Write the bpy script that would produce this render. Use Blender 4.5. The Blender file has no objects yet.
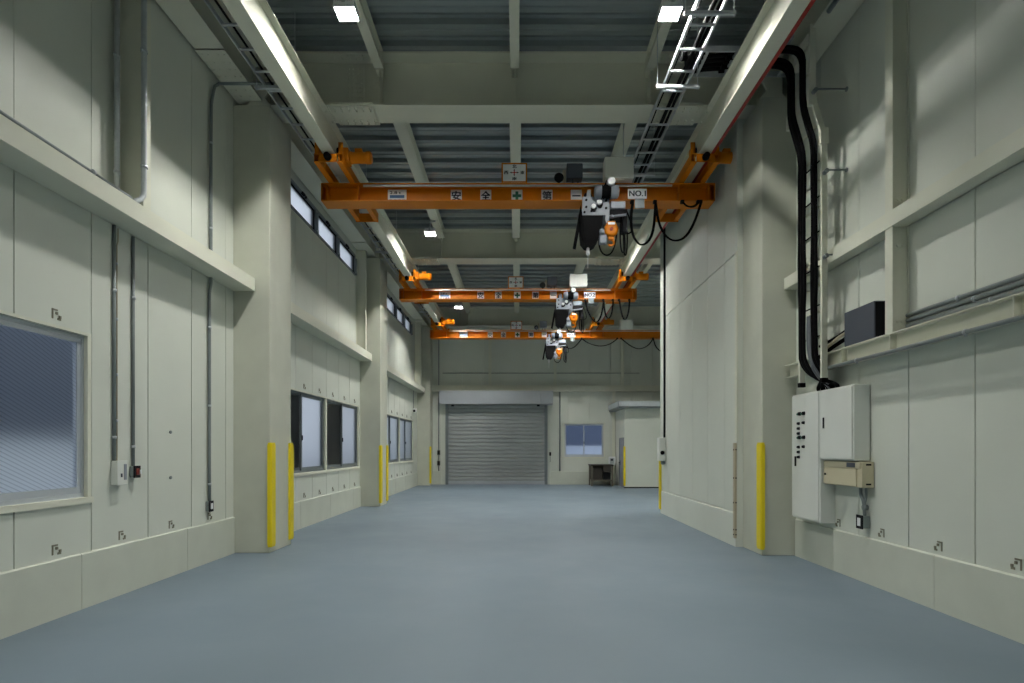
import bpy, bmesh, math, random
from mathutils import Vector, Matrix
random.seed(7)
S = bpy.context.scene
COL = S.collection
PI = math.pi

# ------------------------------------------------------------------ materials
def lin(c):
    r = []
    for v in c:
        v /= 255.0
        r.append(v / 12.92 if v <= .04045 else ((v + .055) / 1.055) ** 2.4)
    return tuple(r) + (1.0,)

def mat(name, rgb, rough=.5, metal=0.0, var=.06, scale=3.0, bump=0.0, bscale=60.0, spec=.5, stretch=None):
    m = bpy.data.materials.new(name); m.use_nodes = True
    nt = m.node_tree; b = nt.nodes['Principled BSDF']
    b.inputs['Roughness'].default_value = rough
    b.inputs['Metallic'].default_value = metal
    b.inputs['Specular IOR Level'].default_value = spec
    c = lin(rgb)
    tc = nt.nodes.new('ShaderNodeTexCoord')
    src = tc.outputs['Object']
    if stretch:
        mp = nt.nodes.new('ShaderNodeMapping'); mp.inputs['Scale'].default_value = stretch
        nt.links.new(src, mp.inputs['Vector']); src = mp.outputs['Vector']
    if var > 0:
        n = nt.nodes.new('ShaderNodeTexNoise'); n.inputs['Scale'].default_value = scale
        n.inputs['Detail'].default_value = 5.0
        nt.links.new(src, n.inputs['Vector'])
        mr = nt.nodes.new('ShaderNodeMapRange')
        mr.inputs['From Min'].default_value = .3; mr.inputs['From Max'].default_value = .7
        mr.inputs['To Min'].default_value = 1 - var; mr.inputs['To Max'].default_value = 1 + var
        nt.links.new(n.outputs['Fac'], mr.inputs['Value'])
        mx = nt.nodes.new('ShaderNodeMix'); mx.data_type = 'RGBA'; mx.blend_type = 'MULTIPLY'
        mx.inputs['Factor'].default_value = 1.0
        mx.inputs['A'].default_value = c
        nt.links.new(mr.outputs['Result'], mx.inputs['B'])
        nt.links.new(mx.outputs['Result'], b.inputs['Base Color'])
    else:
        b.inputs['Base Color'].default_value = c
    if bump > 0:
        n2 = nt.nodes.new('ShaderNodeTexNoise'); n2.inputs['Scale'].default_value = bscale
        nt.links.new(src, n2.inputs['Vector'])
        bp = nt.nodes.new('ShaderNodeBump'); bp.inputs['Strength'].default_value = bump
        bp.inputs['Distance'].default_value = .01
        nt.links.new(n2.outputs['Fac'], bp.inputs['Height'])
        nt.links.new(bp.outputs['Normal'], b.inputs['Normal'])
    return m

def emis(name, rgb, power):
    m = bpy.data.materials.new(name); m.use_nodes = True
    nt = m.node_tree; nt.nodes.remove(nt.nodes['Principled BSDF'])
    e = nt.nodes.new('ShaderNodeEmission'); e.inputs['Color'].default_value = rgb + (1.0,)
    e.inputs['Strength'].default_value = power
    nt.links.new(e.outputs['Emission'], nt.nodes['Material Output'].inputs['Surface'])
    return m

def glass(name, rough, tint, wires):
    """patterned translucent window glass, with fine diagonal wires when asked"""
    m = bpy.data.materials.new(name); m.use_nodes = True
    nt = m.node_tree; b = nt.nodes['Principled BSDF']
    b.inputs['Transmission Weight'].default_value = 1.0
    b.inputs['Roughness'].default_value = rough
    b.inputs['IOR'].default_value = 1.12
    b.inputs['Base Color'].default_value = tint + (1.0,)
    tc = nt.nodes.new('ShaderNodeTexCoord')
    if wires:
        mp = nt.nodes.new('ShaderNodeMapping'); mp.inputs['Rotation'].default_value = (math.radians(24), 0, 0)
        nt.links.new(tc.outputs['Object'], mp.inputs['Vector'])
        w = nt.nodes.new('ShaderNodeTexWave'); w.wave_type = 'BANDS'; w.bands_direction = 'Z'
        w.inputs['Scale'].default_value = 9.0
        nt.links.new(mp.outputs['Vector'], w.inputs['Vector'])
        mr = nt.nodes.new('ShaderNodeMapRange')
        mr.inputs['From Min'].default_value = .72; mr.inputs['From Max'].default_value = .92
        mr.inputs['To Min'].default_value = 1.0; mr.inputs['To Max'].default_value = .62
        nt.links.new(w.outputs['Fac'], mr.inputs['Value'])
        mx = nt.nodes.new('ShaderNodeMix'); mx.data_type = 'RGBA'; mx.blend_type = 'MULTIPLY'
        mx.inputs['Factor'].default_value = 1.0
        mx.inputs['A'].default_value = tint + (1.0,)
        nt.links.new(mr.outputs['Result'], mx.inputs['B'])
        nt.links.new(mx.outputs['Result'], b.inputs['Base Color'])
    return m

M = {}
M['wall'] = mat('wall_paint', (204, 208, 197), .55, var=.025, scale=1.2)
M['steel'] = mat('cream_steel_paint', (210, 211, 195), .6, var=.025, scale=2, spec=.2)
M['column'] = mat('column_board_paint', (191, 193, 178), .6, var=.05, scale=2.2, bump=.05, bscale=25)
M['kerb'] = mat('kerb_concrete_paint', (194, 198, 185), .6, var=.04, scale=2.5)
M['cabinet'] = mat('cabinet_enamel', (216, 219, 212), .38, var=.015)
M['beige'] = mat('beige_enamel', (198, 190, 160), .4, var=.02)
M['deck'] = mat('galvanised_deck', (150, 159, 160), .34, .5, var=.10, scale=2.0, stretch=(.4, 6, 1))
M['orange'] = mat('crane_orange_paint', (206, 118, 2), .45, var=.05, scale=4, spec=.2)
M['yellow'] = mat('guard_yellow_rubber', (228, 205, 12), .45, var=.03)
M['black'] = mat('black_rubber', (10, 10, 11), .7, var=.1, spec=.06)
M['charcoal'] = mat('charcoal_plastic', (24, 25, 28), .65, var=.06, spec=.12)
M['slate'] = mat('slate_enamel', (62, 68, 79), .45, var=.03)
M['galv'] = mat('galvanised_pipe', (186, 192, 195), .38, .25, var=.08, scale=9)
M['pipe'] = mat('grey_pipe', (122, 130, 130), .42, .1, var=.06, scale=9)
M['alu'] = mat('grey_aluminium', (128, 135, 138), .38, .5, var=.04, scale=5)
M['alu_light'] = mat('bright_aluminium', (188, 194, 200), .35, .4, var=.03)
M['light_grey'] = mat('hoist_grey_enamel', (132, 138, 147), .42, var=.04, scale=6)
M['white'] = mat('white_enamel', (232, 233, 234), .4, var=.01)
M['red'] = mat('red_insulator', (150, 30, 22), .5, var=.05)
M['dred'] = mat('switch_red', (120, 40, 36), .5, var=.03)
M['blue'] = mat('print_blue', (70, 120, 170), .5, var=0)
M['navy'] = mat('print_navy', (16, 22, 44), .5, var=0)
M['green'] = mat('print_green', (10, 96, 70), .5, var=0)
M['print_red'] = mat('print_red', (190, 40, 40), .5, var=0)
M['print_black'] = mat('print_black', (22, 24, 28), .5, var=0)
M['shutter'] = mat('shutter_steel', (162, 166, 165), .42, .15, var=.04, scale=2, stretch=(1, 1, 5))
M['shutter_box'] = mat('shutter_box_steel', (172, 177, 182), .45, .2, var=.03)
M['brown'] = mat('dark_brown_steel', (48, 44, 38), .6, var=.1, scale=8)
M['brown_light'] = mat('worn_bench_steel', (92, 87, 76), .55, var=.1, scale=8)
M['door'] = mat('door_grey', (136, 138, 148), .45, var=.03)
M['mesh'] = mat('insect_mesh', (74, 77, 81), .8, var=.03)
M['tan'] = mat('tan_cable_cover', (176, 166, 142), .5, var=.03)
M['cable_grey'] = mat('grey_cable', (98, 102, 106), .5, var=.05)
M['brownpaint'] = mat('joint_sealant', (120, 118, 100), .7, var=.04)
M['asphalt'] = mat('outside_paving', (206, 212, 222), .9, var=.1, scale=.6)
M['fence'] = mat('pale_fence', (240, 242, 245), .8, var=.04, scale=1.5)
M['neighbour'] = mat('neighbour_cladding', (100, 108, 122), .8, var=.08, scale=.5)
M['lens'] = emis('lamp_lens_light', (1.0, .99, .95), 1490.0)
M['glass_wire'] = glass('wire_glass', .34, (.95, .97, 1.0), True)
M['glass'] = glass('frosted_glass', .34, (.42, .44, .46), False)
M['glass_far'] = glass('frosted_glass_bright_outside', .34, (.58, .62, .64), False)  # same frosted glass, brighter daylight of the far bay put into its tint
M['glass_high'] = glass('high_window_glass', .34, (.58, .60, .62), False)
M['glass_clear'] = glass('figured_glass', .22, (.58, .63, .74), False)

def floor_material():
    m = bpy.data.materials.new('floor_epoxy'); m.use_nodes = True
    nt = m.node_tree; b = nt.nodes['Principled BSDF']
    tc = nt.nodes.new('ShaderNodeTexCoord')
    n = nt.nodes.new('ShaderNodeTexNoise'); n.inputs['Scale'].default_value = .55
    n.inputs['Detail'].default_value = 6
    nt.links.new(tc.outputs['Object'], n.inputs['Vector'])
    cr = nt.nodes.new('ShaderNodeValToRGB')
    cr.color_ramp.elements[0].position = .32; cr.color_ramp.elements[0].color = lin((102, 116, 126))
    cr.color_ramp.elements[1].position = .68; cr.color_ramp.elements[1].color = lin((111, 125, 135))
    nt.links.new(n.outputs['Fac'], cr.inputs['Fac'])
    nt.links.new(cr.outputs['Color'], b.inputs['Base Color'])
    n2 = nt.nodes.new('ShaderNodeTexNoise'); n2.inputs['Scale'].default_value = 2.2
    n2.inputs['Detail'].default_value = 8
    nt.links.new(tc.outputs['Object'], n2.inputs['Vector'])
    mr = nt.nodes.new('ShaderNodeMapRange')
    mr.inputs['To Min'].default_value = .44; mr.inputs['To Max'].default_value = .60
    nt.links.new(n2.outputs['Fac'], mr.inputs['Value'])
    nt.links.new(mr.outputs['Result'], b.inputs['Roughness'])
    b.inputs['Specular IOR Level'].default_value = .4
    n3 = nt.nodes.new('ShaderNodeTexNoise'); n3.inputs['Scale'].default_value = 5
    nt.links.new(tc.outputs['Object'], n3.inputs['Vector'])
    bp = nt.nodes.new('ShaderNodeBump'); bp.inputs['Strength'].default_value = .06
    bp.inputs['Distance'].default_value = .02
    nt.links.new(n3.outputs['Fac'], bp.inputs['Height'])
    nt.links.new(bp.outputs['Normal'], b.inputs['Normal'])
    return m
M['floor'] = floor_material()

# ------------------------------------------------------------------ mesh building
class MB:
    def __init__(self, T=None):
        self.bm = bmesh.new(); self.T = T; self.smooth = set()
    def _v(self, p):
        return self.bm.verts.new(self.T(*p) if self.T else p)
    def box(self, x0, x1, y0, y1, z0, z1, bev=0.0):
        if x0 > x1: x0, x1 = x1, x0
        if y0 > y1: y0, y1 = y1, y0
        if z0 > z1: z0, z1 = z1, z0
        v = [self._v((x, y, z)) for x in (x0, x1) for y in (y0, y1) for z in (z0, z1)]
        F = [(0, 1, 3, 2), (4, 6, 7, 5), (0, 4, 5, 1), (2, 3, 7, 6), (0, 2, 6, 4), (1, 5, 7, 3)]
        fs = [self.bm.faces.new([v[i] for i in f]) for f in F]
        if bev > 0:
            es = list({e for f in fs for e in f.edges})
            bmesh.ops.bevel(self.bm, geom=es, offset=bev, segments=2, affect='EDGES', profile=.5)
        return self
    def cbox(self, c, s, bev=0.0):
        return self.box(c[0] - s[0] / 2, c[0] + s[0] / 2, c[1] - s[1] / 2, c[1] + s[1] / 2, c[2] - s[2] / 2, c[2] + s[2] / 2, bev)
    def prism(self, pts, axis, a, b):
        """closed 2-D outline extruded along an axis; pts in the remaining two axes in order"""
        def P(p, t):
            if axis == 'x': return (t, p[0], p[1])
            if axis == 'y': return (p[0], t, p[1])
            return (p[0], p[1], t)
        A = [self._v(P(p, a)) for p in pts]; B = [self._v(P(p, b)) for p in pts]
        n = len(pts)
        self.bm.faces.new(A); self.bm.faces.new(B[::-1])
        for i in range(n):
            self.bm.faces.new((A[i], A[(i + 1) % n], B[(i + 1) % n], B[i]))
        return self
    def prism_u(self, pts, a, b):
        A = [self._v((a, p[0], p[1])) for p in pts]; B = [self._v((b, p[0], p[1])) for p in pts]
        n = len(pts); self.bm.faces.new(A); self.bm.faces.new(B[::-1])
        for i in range(n): self.bm.faces.new((A[i], A[(i + 1) % n], B[(i + 1) % n], B[i]))
        return self
    def lathe(self, prof, p, q, n=24):
        """profile of (t along p->q in metres, radius) turned about the line p->q"""
        p = Vector(p); q = Vector(q); d = (q - p).normalized()
        u = d.orthogonal().normalized(); w = d.cross(u)
        rings = []
        for t, r in prof:
            c = p + d * t
            rings.append([self._v(tuple(c + (u * math.cos(2 * PI * k / n) + w * math.sin(2 * PI * k / n)) * r)) for k in range(n)])
        for a, b in zip(rings, rings[1:]):
            for k in range(n):
                f = self.bm.faces.new((a[k], a[(k + 1) % n], b[(k + 1) % n], b[k])); f.smooth = True
        self.bm.faces.new(rings[0][::-1]); self.bm.faces.new(rings[-1])
        return self
    def cyl(self, p, q, r, n=20):
        L = (Vector(q) - Vector(p)).length
        return self.lathe([(0, r), (L, r)], p, q, n)
    def tube(self, pts, r, n=10, sm=0, closed_ends=True):
        pts = [Vector(p) for p in pts]
        for _ in range(sm):
            out = [pts[0]]
            for a, b in zip(pts, pts[1:]):
                out += [a * .75 + b * .25, a * .25 + b * .75]
            pts = out + [pts[-1]]
        prev = None; rings = []
        for i, p in enumerate(pts):
            d = (pts[min(i + 1, len(pts) - 1)] - pts[max(i - 1, 0)])
            if d.length < 1e-9: d = Vector((0, 0, 1))
            d.normalize()
            if prev is None:
                u = d.orthogonal().normalized()
            else:
                u = prev - d * prev.dot(d)
                u = u.normalized() if u.length > 1e-6 else d.orthogonal().normalized()
            prev = u; w = d.cross(u)
            rings.append([self._v(tuple(p + (u * math.cos(2 * PI * k / n) + w * math.sin(2 * PI * k / n)) * r)) for k in range(n)])
        for a, b in zip(rings, rings[1:]):
            for k in range(n):
                f = self.bm.faces.new((a[k], a[(k + 1) % n], b[(k + 1) % n], b[k])); f.smooth = True
        self.bm.faces.new(rings[0][::-1]); self.bm.faces.new(rings[-1])
        return self
    def ibeam(self, axis, a, b, c, z0, z1, bf, tf, tw):
        """I section running along x or y; c is the centre on the other horizontal axis"""
        for lo, hi, h in ((z0, z0 + tf, bf), (z1 - tf, z1, bf), (z0 + tf, z1 - tf, tw)):
            if axis == 'x': self.box(a, b, c - h / 2, c + h / 2, lo, hi)
            else: self.box(c - h / 2, c + h / 2, a, b, lo, hi)
        return self
    def add_mesh(self, me, mtx):
        t = bmesh.new(); t.from_mesh(me); bmesh.ops.transform(t, matrix=mtx, verts=t.verts)
        mp = {v: self.bm.verts.new(v.co) for v in t.verts}
        for f in t.faces:
            try: self.bm.faces.new([mp[v] for v in f.verts])
            except ValueError: pass
        t.free()
        return self
    def build(self, name, material, parent=None, origin=None):
        bmesh.ops.recalc_face_normals(self.bm, faces=self.bm.faces)
        if parent is not None: off = wloc(parent)
        elif origin is not None: off = Vector(origin)
        else:
            xs = [v.co for v in self.bm.verts]
            lo = [min(c[i] for c in xs) for i in range(3)]; hi = [max(c[i] for c in xs) for i in range(3)]
            off = Vector(((lo[0] + hi[0]) / 2, (lo[1] + hi[1]) / 2, lo[2]))
        for v in self.bm.verts: v.co -= off
        me = bpy.data.meshes.new(name); self.bm.to_mesh(me); self.bm.free()
        me.materials.append(M[material])
        o = bpy.data.objects.new(name, me); COL.objects.link(o)
        if parent is not None: o.parent = parent
        else: o.location = off
        return o

def wloc(o):
    v = Vector((0, 0, 0))
    while o is not None:
        v = v + o.location; o = o.parent
    return v

def tag(o, label, cat=None, group=None, kind=None):
    o['label'] = label
    if cat: o['category'] = cat
    if group: o['group'] = group
    if kind: o['kind'] = kind
    return o

def thing(name, label, cat, loc, group=None, kind=None):
    o = bpy.data.objects.new(name, None); COL.objects.link(o)
    o.empty_display_size = .1; o.location = loc
    return tag(o, label, cat, group, kind)

def st(o, label, cat):
    return tag(o, label, cat, None, 'structure')

def copy_tree(o, parent=None):
    c = o.copy(); COL.objects.link(c)
    if parent is not None: c.parent = parent
    for ch in [x for x in COL.objects if x.parent == o]:
        copy_tree(ch, c)
    return c

_fonts = {}
def text_mesh(body):
    if body in _fonts: return _fonts[body]
    cu = bpy.data.curves.new('lettering', 'FONT'); cu.body = body
    cu.align_x = 'CENTER'; cu.align_y = 'CENTER'; cu.size = 1.0; cu.extrude = .0; cu.resolution_u = 3; cu.offset = .012
    o = bpy.data.objects.new('lettering', cu); COL.objects.link(o)
    dg = bpy.context.evaluated_depsgraph_get(); dg.update()
    me = bpy.data.meshes.new_from_object(o.evaluated_get(dg))
    bpy.data.objects.remove(o); bpy.data.curves.remove(cu)
    xs = [v.co.x for v in me.vertices]; ys = [v.co.y for v in me.vertices]
    _fonts[body] = (me, min(xs), max(xs), min(ys), max(ys))
    return _fonts[body]

def letter(mb, body, cx, y, cz, w, h):
    """flat lettering facing -Y fitted in w x h about (cx, cz)"""
    me, x0, x1, y0, y1 = text_mesh(body)
    sx = w / (x1 - x0); sy = h / (y1 - y0)
    T = (Matrix.Translation((cx, y, cz)) @ Matrix.Rotation(PI / 2, 4, 'X')
         @ Matrix.Diagonal((sx, sy, 1, 1)) @ Matrix.Translation((-(x0 + x1) / 2, -(y0 + y1) / 2, 0)))
    return mb.add_mesh(me, T)

# ------------------------------------------------------------------ dimensions
XL, XR = -4.36, 4.16            # panel faces of the two long walls
KL, KR = -4.333, 4.13           # faces of the concrete kerbs
YB = 26.7                       # back wall
ROOF = 7.80
RX = 7.6                        # far side of the wing behind the annex block
COLY = [9.19, 16.55, 25.95]     # near faces of the columns
YS = -5.5                       # end of the hall behind the viewer

# ------------------------------------------------------------------ setting: floor and roof
st(MB().box(-4.7, RX + .2, YS - .2, YB + .3, -.2, 0).build('floor', 'floor'), 'blue-grey coated concrete floor of the hall', 'floor')

def roof():
    mb = MB(); pts = []; y = YS - .3; pitch = .47
    while y < YB + .4:
        for dy, dz in ((0, 0), (.10, 0), (.108, .014), (.122, .014), (.13, 0), (.235, 0), (.25, .08), (.335, .08), (.345, .05), (.365, .05), (.375, .08), (.455, .08)):
            pts.append((y + dy, ROOF + dz))
        y += pitch
    top = [(pts[-1][0], ROOF + .16), (pts[0][0], ROOF + .16)]
    for x0, x1 in ((-4.75, RX + .3),):
        A = [mb.bm.verts.new((x0, p[0], p[1])) for p in pts]; B = [mb.bm.verts.new((x1, p[0], p[1])) for p in pts]
        for i in range(len(pts) - 1):
            mb.bm.faces.new((A[i], A[i + 1], B[i + 1], B[i]))
        t0 = [mb.bm.verts.new((x, yy, ROOF + .16)) for x, yy in ((x0, pts[0][0]), (x1, pts[0][0]), (x1, pts[-1][0]), (x0, pts[-1][0]))]
        mb.bm.faces.new(t0)
        mb.bm.faces.new((A[0], B[0], t0[1], t0[0])); mb.bm.faces.new((A[-1], B[-1], t0[2], t0[3]))
    return mb.build('ceiling', 'deck')
st(roof(), 'ribbed galvanised steel deck forming the roof', 'ceiling')

# ------------------------------------------------------------------ setting: walls
def wall(mb, u0, u1, z0, z1, seams, holes, zg=4.05, lower=.015, upper=.007, ub=.10):
    """panels with open joints in front of a backing; local axes u along, v outward, z up"""
    us = sorted({u0, u1} | {h[0] for h in holes} | {h[1] for h in holes})
    for a, b in zip(us, us[1:]):                       # backing
        cz = [z0]
        for h in sorted((h for h in holes if h[0] <= a + 1e-6 and h[1] >= b - 1e-6), key=lambda h: h[2]):
            cz += [h[2], h[3]]
        cz.append(z1)
        for i in range(0, len(cz), 2):
            if cz[i + 1] - cz[i] > .005: mb.box(a, b, .04, .04 + ub, cz[i], cz[i + 1])
    br = sorted({u0, u1} | {s for s in seams if u0 < s < u1} | {h[0] for h in holes} | {h[1] for h in holes})
    for a, b in zip(br, br[1:]):
        if b - a < .01: continue
        cz = [z0]
        for h in sorted((h for h in holes if h[0] <= a + 1e-6 and h[1] >= b - 1e-6), key=lambda h: h[2]):
            cz += [h[2], h[3]]
        cz.append(z1)
        for i in range(0, len(cz), 2):
            lo, hi = cz[i], cz[i + 1]
            for p, q, g in ((lo, min(hi, zg), lower), (max(lo, zg), hi, upper)):
                if q - p < .02: continue
                ga = g / 2 if any(abs(a - s) < 1e-4 for s in seams) else 0
                gb = g / 2 if any(abs(b - s) < 1e-4 for s in seams) else 0
                mb.box(a + ga, b - gb, 0, .04, p, q)

TL = lambda u, v, z: (XL - v, u, z)
TR = lambda u, v, z: (XR + v, u, z)
TB = lambda u, v, z: (u, YB + v, z)
PL = [5.19 + .94 * k for k in range(-12, 23)]
WIN = [(3.31, 6.13), (10.83, 13.65), (13.65, 16.47), (19.29, 22.11), (22.11, 24.93)]
WZ = (1.05, 2.77)
CLE = [(11.45, 13.0), (13.0, 14.55), (14.55, 16.1), (19.9, 21.45), (21.45, 23.0), (23.0, 24.55)]
CZ = (6.22, 6.80)
mb = MB(TL)
wall(mb, YS, YB, .55, ROOF, PL, [(3.31, 6.13) + WZ, (10.83, 16.47) + WZ, (19.29, 24.93) + WZ, (11.45, 16.1) + CZ, (19.9, 24.55) + CZ])
mb.box(YS, YB, .03, .14, 0, .55)
wl = st(mb.build('wall_left', 'wall', None, (XL, 10, 0)), 'cream panelled long wall with windows', 'wall')

PR = [5.46 + .93 * k for k in range(-12, 6)]
mb = MB(TR)
wall(mb, YS, 9.75, .54, ROOF, PR, [])
mb.box(YS, 9.75, .03, .14, 0, .54)
wr = st(mb.build('wall_right', 'wall', None, (XR, 2, 0)), 'cream panelled long wall carrying the electrical cabinets', 'wall')

SH = (-3.22, 1.31, 3.6)         # shutter opening
BW = (2.02, 3.86, 1.17, 2.74)   # back window
mb = MB(TB)
wall(mb, -4.5, RX + .1, .58, ROOF, [-3.41 + .94 * k for k in range(-1, 14)], [(SH[0], SH[1], .58, SH[2]), BW], zg=8, lower=.012)
for a, b in ((-4.5, SH[0]), (SH[1], RX + .1)): mb.box(a, b, .03, .14, 0, .58)
wb = st(mb.build('wall_back', 'wall', None, (0, YB, 0)), 'cream panelled end wall around the roller shutter', 'wall')
mb = MB(); mb.box(-4.5, 4.3, YS - .15, YS, 0, ROOF)
st(mb.build('wall_front', 'wall'), 'plain cream end wall behind the viewer', 'wall')
mb = MB(); mb.box(RX, RX + .12, 15, YB, 0, ROOF)
st(mb.build('wall_wing', 'wall'), 'plain cream side wall of the wing behind the block', 'wall')

# kerbs
def kerb(name, T, spans, top, label, joint=1.91):
    mb = MB(T)
    for a, b in spans:
        u = a
        while u < b - .05:
            w = min(joint, b - u)
            mb.prism_u([(-.027, 0), (-.027, top - .012), (-.015, top), (.03, top), (.03, 0)], u + .004, u + w - .004)
            u += w
    return st(mb.build(name, 'kerb'), label, 'kerb')
kerb('baseboard_left', TL, ((YS, 9.18), (10.05, 16.54), (17.41, 25.94)), .555, 'concrete kerb along the foot of the window wall')
kerb('baseboard_right', TR, ((YS, 8.96),), .545, 'concrete kerb along the foot of the cabinet wall')
kerb('baseboard_back', TB, ((-3.9, -3.42), (1.45, 4.30)), .59, 'concrete kerb along the foot of the shutter wall')

# little moulded clips at the panel feet
def clip(mb, u, z):
    mb.box(u - .05, u - .035, -.006, 0, z, z + .09); mb.box(u - .05, u + .02, -.006, 0, z + .08, z + .095)
    mb.box(u - .005, u + .02, -.009, 0, z + .045, z + .07); mb.box(u + .02, u + .06, -.006, 0, z - .005, z + .015)
    mb.box(u + .035, u + .06, -.009, 0, z + .015, z + .04)
def clips(T, spots, parent):
    for u, z in spots:
        m = MB(T); clip(m, u, z); m.build('panel_clip', 'brownpaint', parent)
mid = [s + .47 for s in PL]
clips(TL, [(u, .60) for u in mid if 4.6 < u < 9.1 or 11.6 < u < 16.4 or 20.5 < u < 24.9], wl)
clips(TL, [(u, 2.82) for u in mid if 4.6 < u < 6.1 or 11.6 < u < 16.4 or 20.5 < u < 24.9], wl)
clips(TR, [(s + .47, .59) for s in PR if 4.4 < s + .47 < 7.9], wr)
for u, z in ((7.52, 1.805), (7.52, 1.235)):
    m = MB(TL); m.cyl((u, 0, z), (u, -.015, z), .02, 10); m.build('anchor_bolt', 'pipe', wl)

# annex block on the cabinet side
mb = MB()
YA, YZ, XA = 9.75, 15.0, 3.56
ys = [YA, 10.33, 11.28, 12.23, 13.19, 14.14, 14.80]
for a, b in zip(ys, ys[1:]):
    for z0, z1 in ((.55, 4.79), (4.79, ROOF)):
        mb.box(XA, XA + .05, a + .006, b - .006, z0 + .010, z1 - .010)
mb.box(XA, XA + .16, 14.815, YZ, 0, ROOF)
mb.box(XA + .03, XA + .16, YA, 14.815, 0, ROOF)
mb.box(XA + .16, RX + .1, YZ - .15, YZ, 0, ROOF)
mb.prism([(XA - .022, 0), (XA - .022, .538), (XA - .010, .55), (XA + .03, .55), (XA + .03, 0)], 'y', YA, 14.815)
mb.box(XA - .001, 4.3, YA - .004, YA - .001, 0, ROOF)
st(mb.build('wall_annex', 'wall'), 'pale panelled block wall projecting into the hall past the cabinet column', 'wall')
m = MB(); m.box(XA - .02, XA, 9.72, 9.80, 1.72, 4.80, .004)
st(m.build('trim_1', 'steel'), 'slim vertical cover strip at the edge of the block wall', 'trim')

# store room at the far corner
SX, SY = 4.32, 24.3
mb = MB()
mb.box(SX + .05, RX, SY, SY + .08, 0, 3.22)
mb.box(SX, SX + .05, SY, 24.42, 0, 3.22); mb.box(SX, SX + .05, 25.56, YB, 0, 3.22); mb.box(SX, SX + .05, 24.42, 25.56, 2.05, 3.22)
mb.box(SX + .05, RX, SY + .08, YB, 3.1, 3.2)
sr = st(mb.build('wall_store', 'wall'), 'small flat-roofed room built in the far corner', 'wall')
m = MB(); m.box(SX - .02, RX, SY - .03, SY, .0, .045); m.build('skirting', 'charcoal', sr)
m = MB(); m.box(SX - .27, RX, SY - .22, YB, 3.22, 3.34); m.box(SX - .27, RX, SY - .22, YB, 3.34, 3.40); m.build('roof_slab', 'alu', sr)
m = MB(); m.box(SX - .30, RX, SY - .26, SY - .22, 3.30, 3.50); m.box(SX - .31, SX - .27, SY - .26, YB, 3.30, 3.50); m.build('roof_fascia', 'alu_light', sr)
d = bpy.data.objects.new('door_2', None); COL.objects.link(d); d.location = (SX, 25.0, 0); st(d, 'narrow grey door in the side of the corner room', 'door')
m = MB(); m.box(SX + .0, SX + .045, 24.50, 25.48, .01, 2.0, .004); m.build('door_leaf', 'door', d)
m = MB(); m.box(SX - .015, SX + .05, 24.44, 24.50, 0, 2.05); m.box(SX - .015, SX + .05, 25.48, 25.54, 0, 2.05); m.box(SX - .015, SX + .05, 24.44, 25.54, 2.0, 2.05); m.build('door_frame', 'alu', d)
m = MB(); m.cyl((SX, 25.38, 1.0), (SX - .05, 25.38, 1.0), .014); m.box(SX - .065, SX - .045, 25.26, 25.40, .985, 1.015, .004); m.box(SX - .008, SX, 25.34, 25.42, .90, 1.10); m.build('door_handle', 'charcoal', d)

# ------------------------------------------------------------------ columns
def column(x0, x1, y0, y1, label, top=6.86):
    mb = MB(); mb.box(x0, x1, y0, y1, 0, top, .012)
    o = mb.build('column', 'column'); st(o, label, 'column')
    m = MB(); cx = (x0 + x1) / 2; cy = (y0 + y1) / 2
    m.box(cx - .12, cx + .12, cy - .2, cy + .2, top, ROOF - .02); m.build('column_head', 'steel', o)
    return o
cl = ['boxed-in column between the wire-glass window and the next window bay',
      'boxed-in column between the second and third window bays',
      'boxed-in corner column next to the roller shutter']
for y, t in zip(COLY, cl): column(-4.38, -3.797, y, min(y + .85, YB - .01), t)
column(3.65, 4.18, 8.97, 9.74, 'boxed-in column between the electrical cabinets and the block wall')

# ------------------------------------------------------------------ roof steel
GIR = [9.61, 17.15, 26.42]
gl = ['deep roof girder in front of crane NO.1', 'deep roof girder between crane NO.1 and crane NO.2', 'deep roof girder against the shutter end wall']
PX = [-2.17, -.05, 2.07]
for gy, t, xe in zip(GIR, gl, (4.16, RX - .05, RX - .05)):
    m = MB(); m.ibeam('x', -4.30, xe, gy, 6.95, 7.79, .52, .025, .02)
    o = st(m.build('roof_girder', 'steel'), t, 'girder')
    for px in PX:
        for s in (-1, 1):
            q = MB(); q.box(px - .006, px + .006, gy + s * .01, gy + s * .25, 6.975, 7.52); q.build('stiffener', 'steel', o)
    for px in (-2.60, 2.55):
        q = MB(); f0 = gy - .275
        q.box(px - .33, px + .33, f0, gy + .275, 6.925, 6.95); q.box(px - .33, px + .33, f0, gy + .275, 6.975, 6.995)
        q.box(px - .14, px + .14, gy - .03, gy + .03, 7.02, 7.70)
        q.box(px - .33, px + .33, f0, gy - .03, 7.745, 7.765)
        for i in range(6):
            for yy in (f0 + .05, f0 + .13, gy + .13, gy + .22):
                q.cyl((px - .28 + i * .112, yy, 6.925), (px - .28 + i * .112, yy, 6.90), .016, 8)
                q.cyl((px - .28 + i * .112, yy, 6.995), (px - .28 + i * .112, yy, 7.02), .016, 8)
                q.cyl((px - .28 + i * .112, yy, 7.745), (px - .28 + i * .112, yy, 7.725), .016, 8)
        for i in range(9):
            for dx in (-.1, -.04, .04, .1):
                q.cyl((px + dx, gy - .03, 7.06 + i * .075), (px + dx, gy - .052, 7.06 + i * .075), .015, 8)
        q.build('splice_plate', 'steel', o)
bays = [(YS, GIR[0] - .27), (GIR[0] + .02, GIR[1] - .27), (GIR[1] + .02, GIR[2] - .27)]
bn = ['the first bay', 'the bay of crane NO.1', 'the bay of cranes NO.2 and NO.3']
pn = ['beside the window-side lamps', 'along the centre line', 'beside the cabinet-side lamps']
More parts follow.
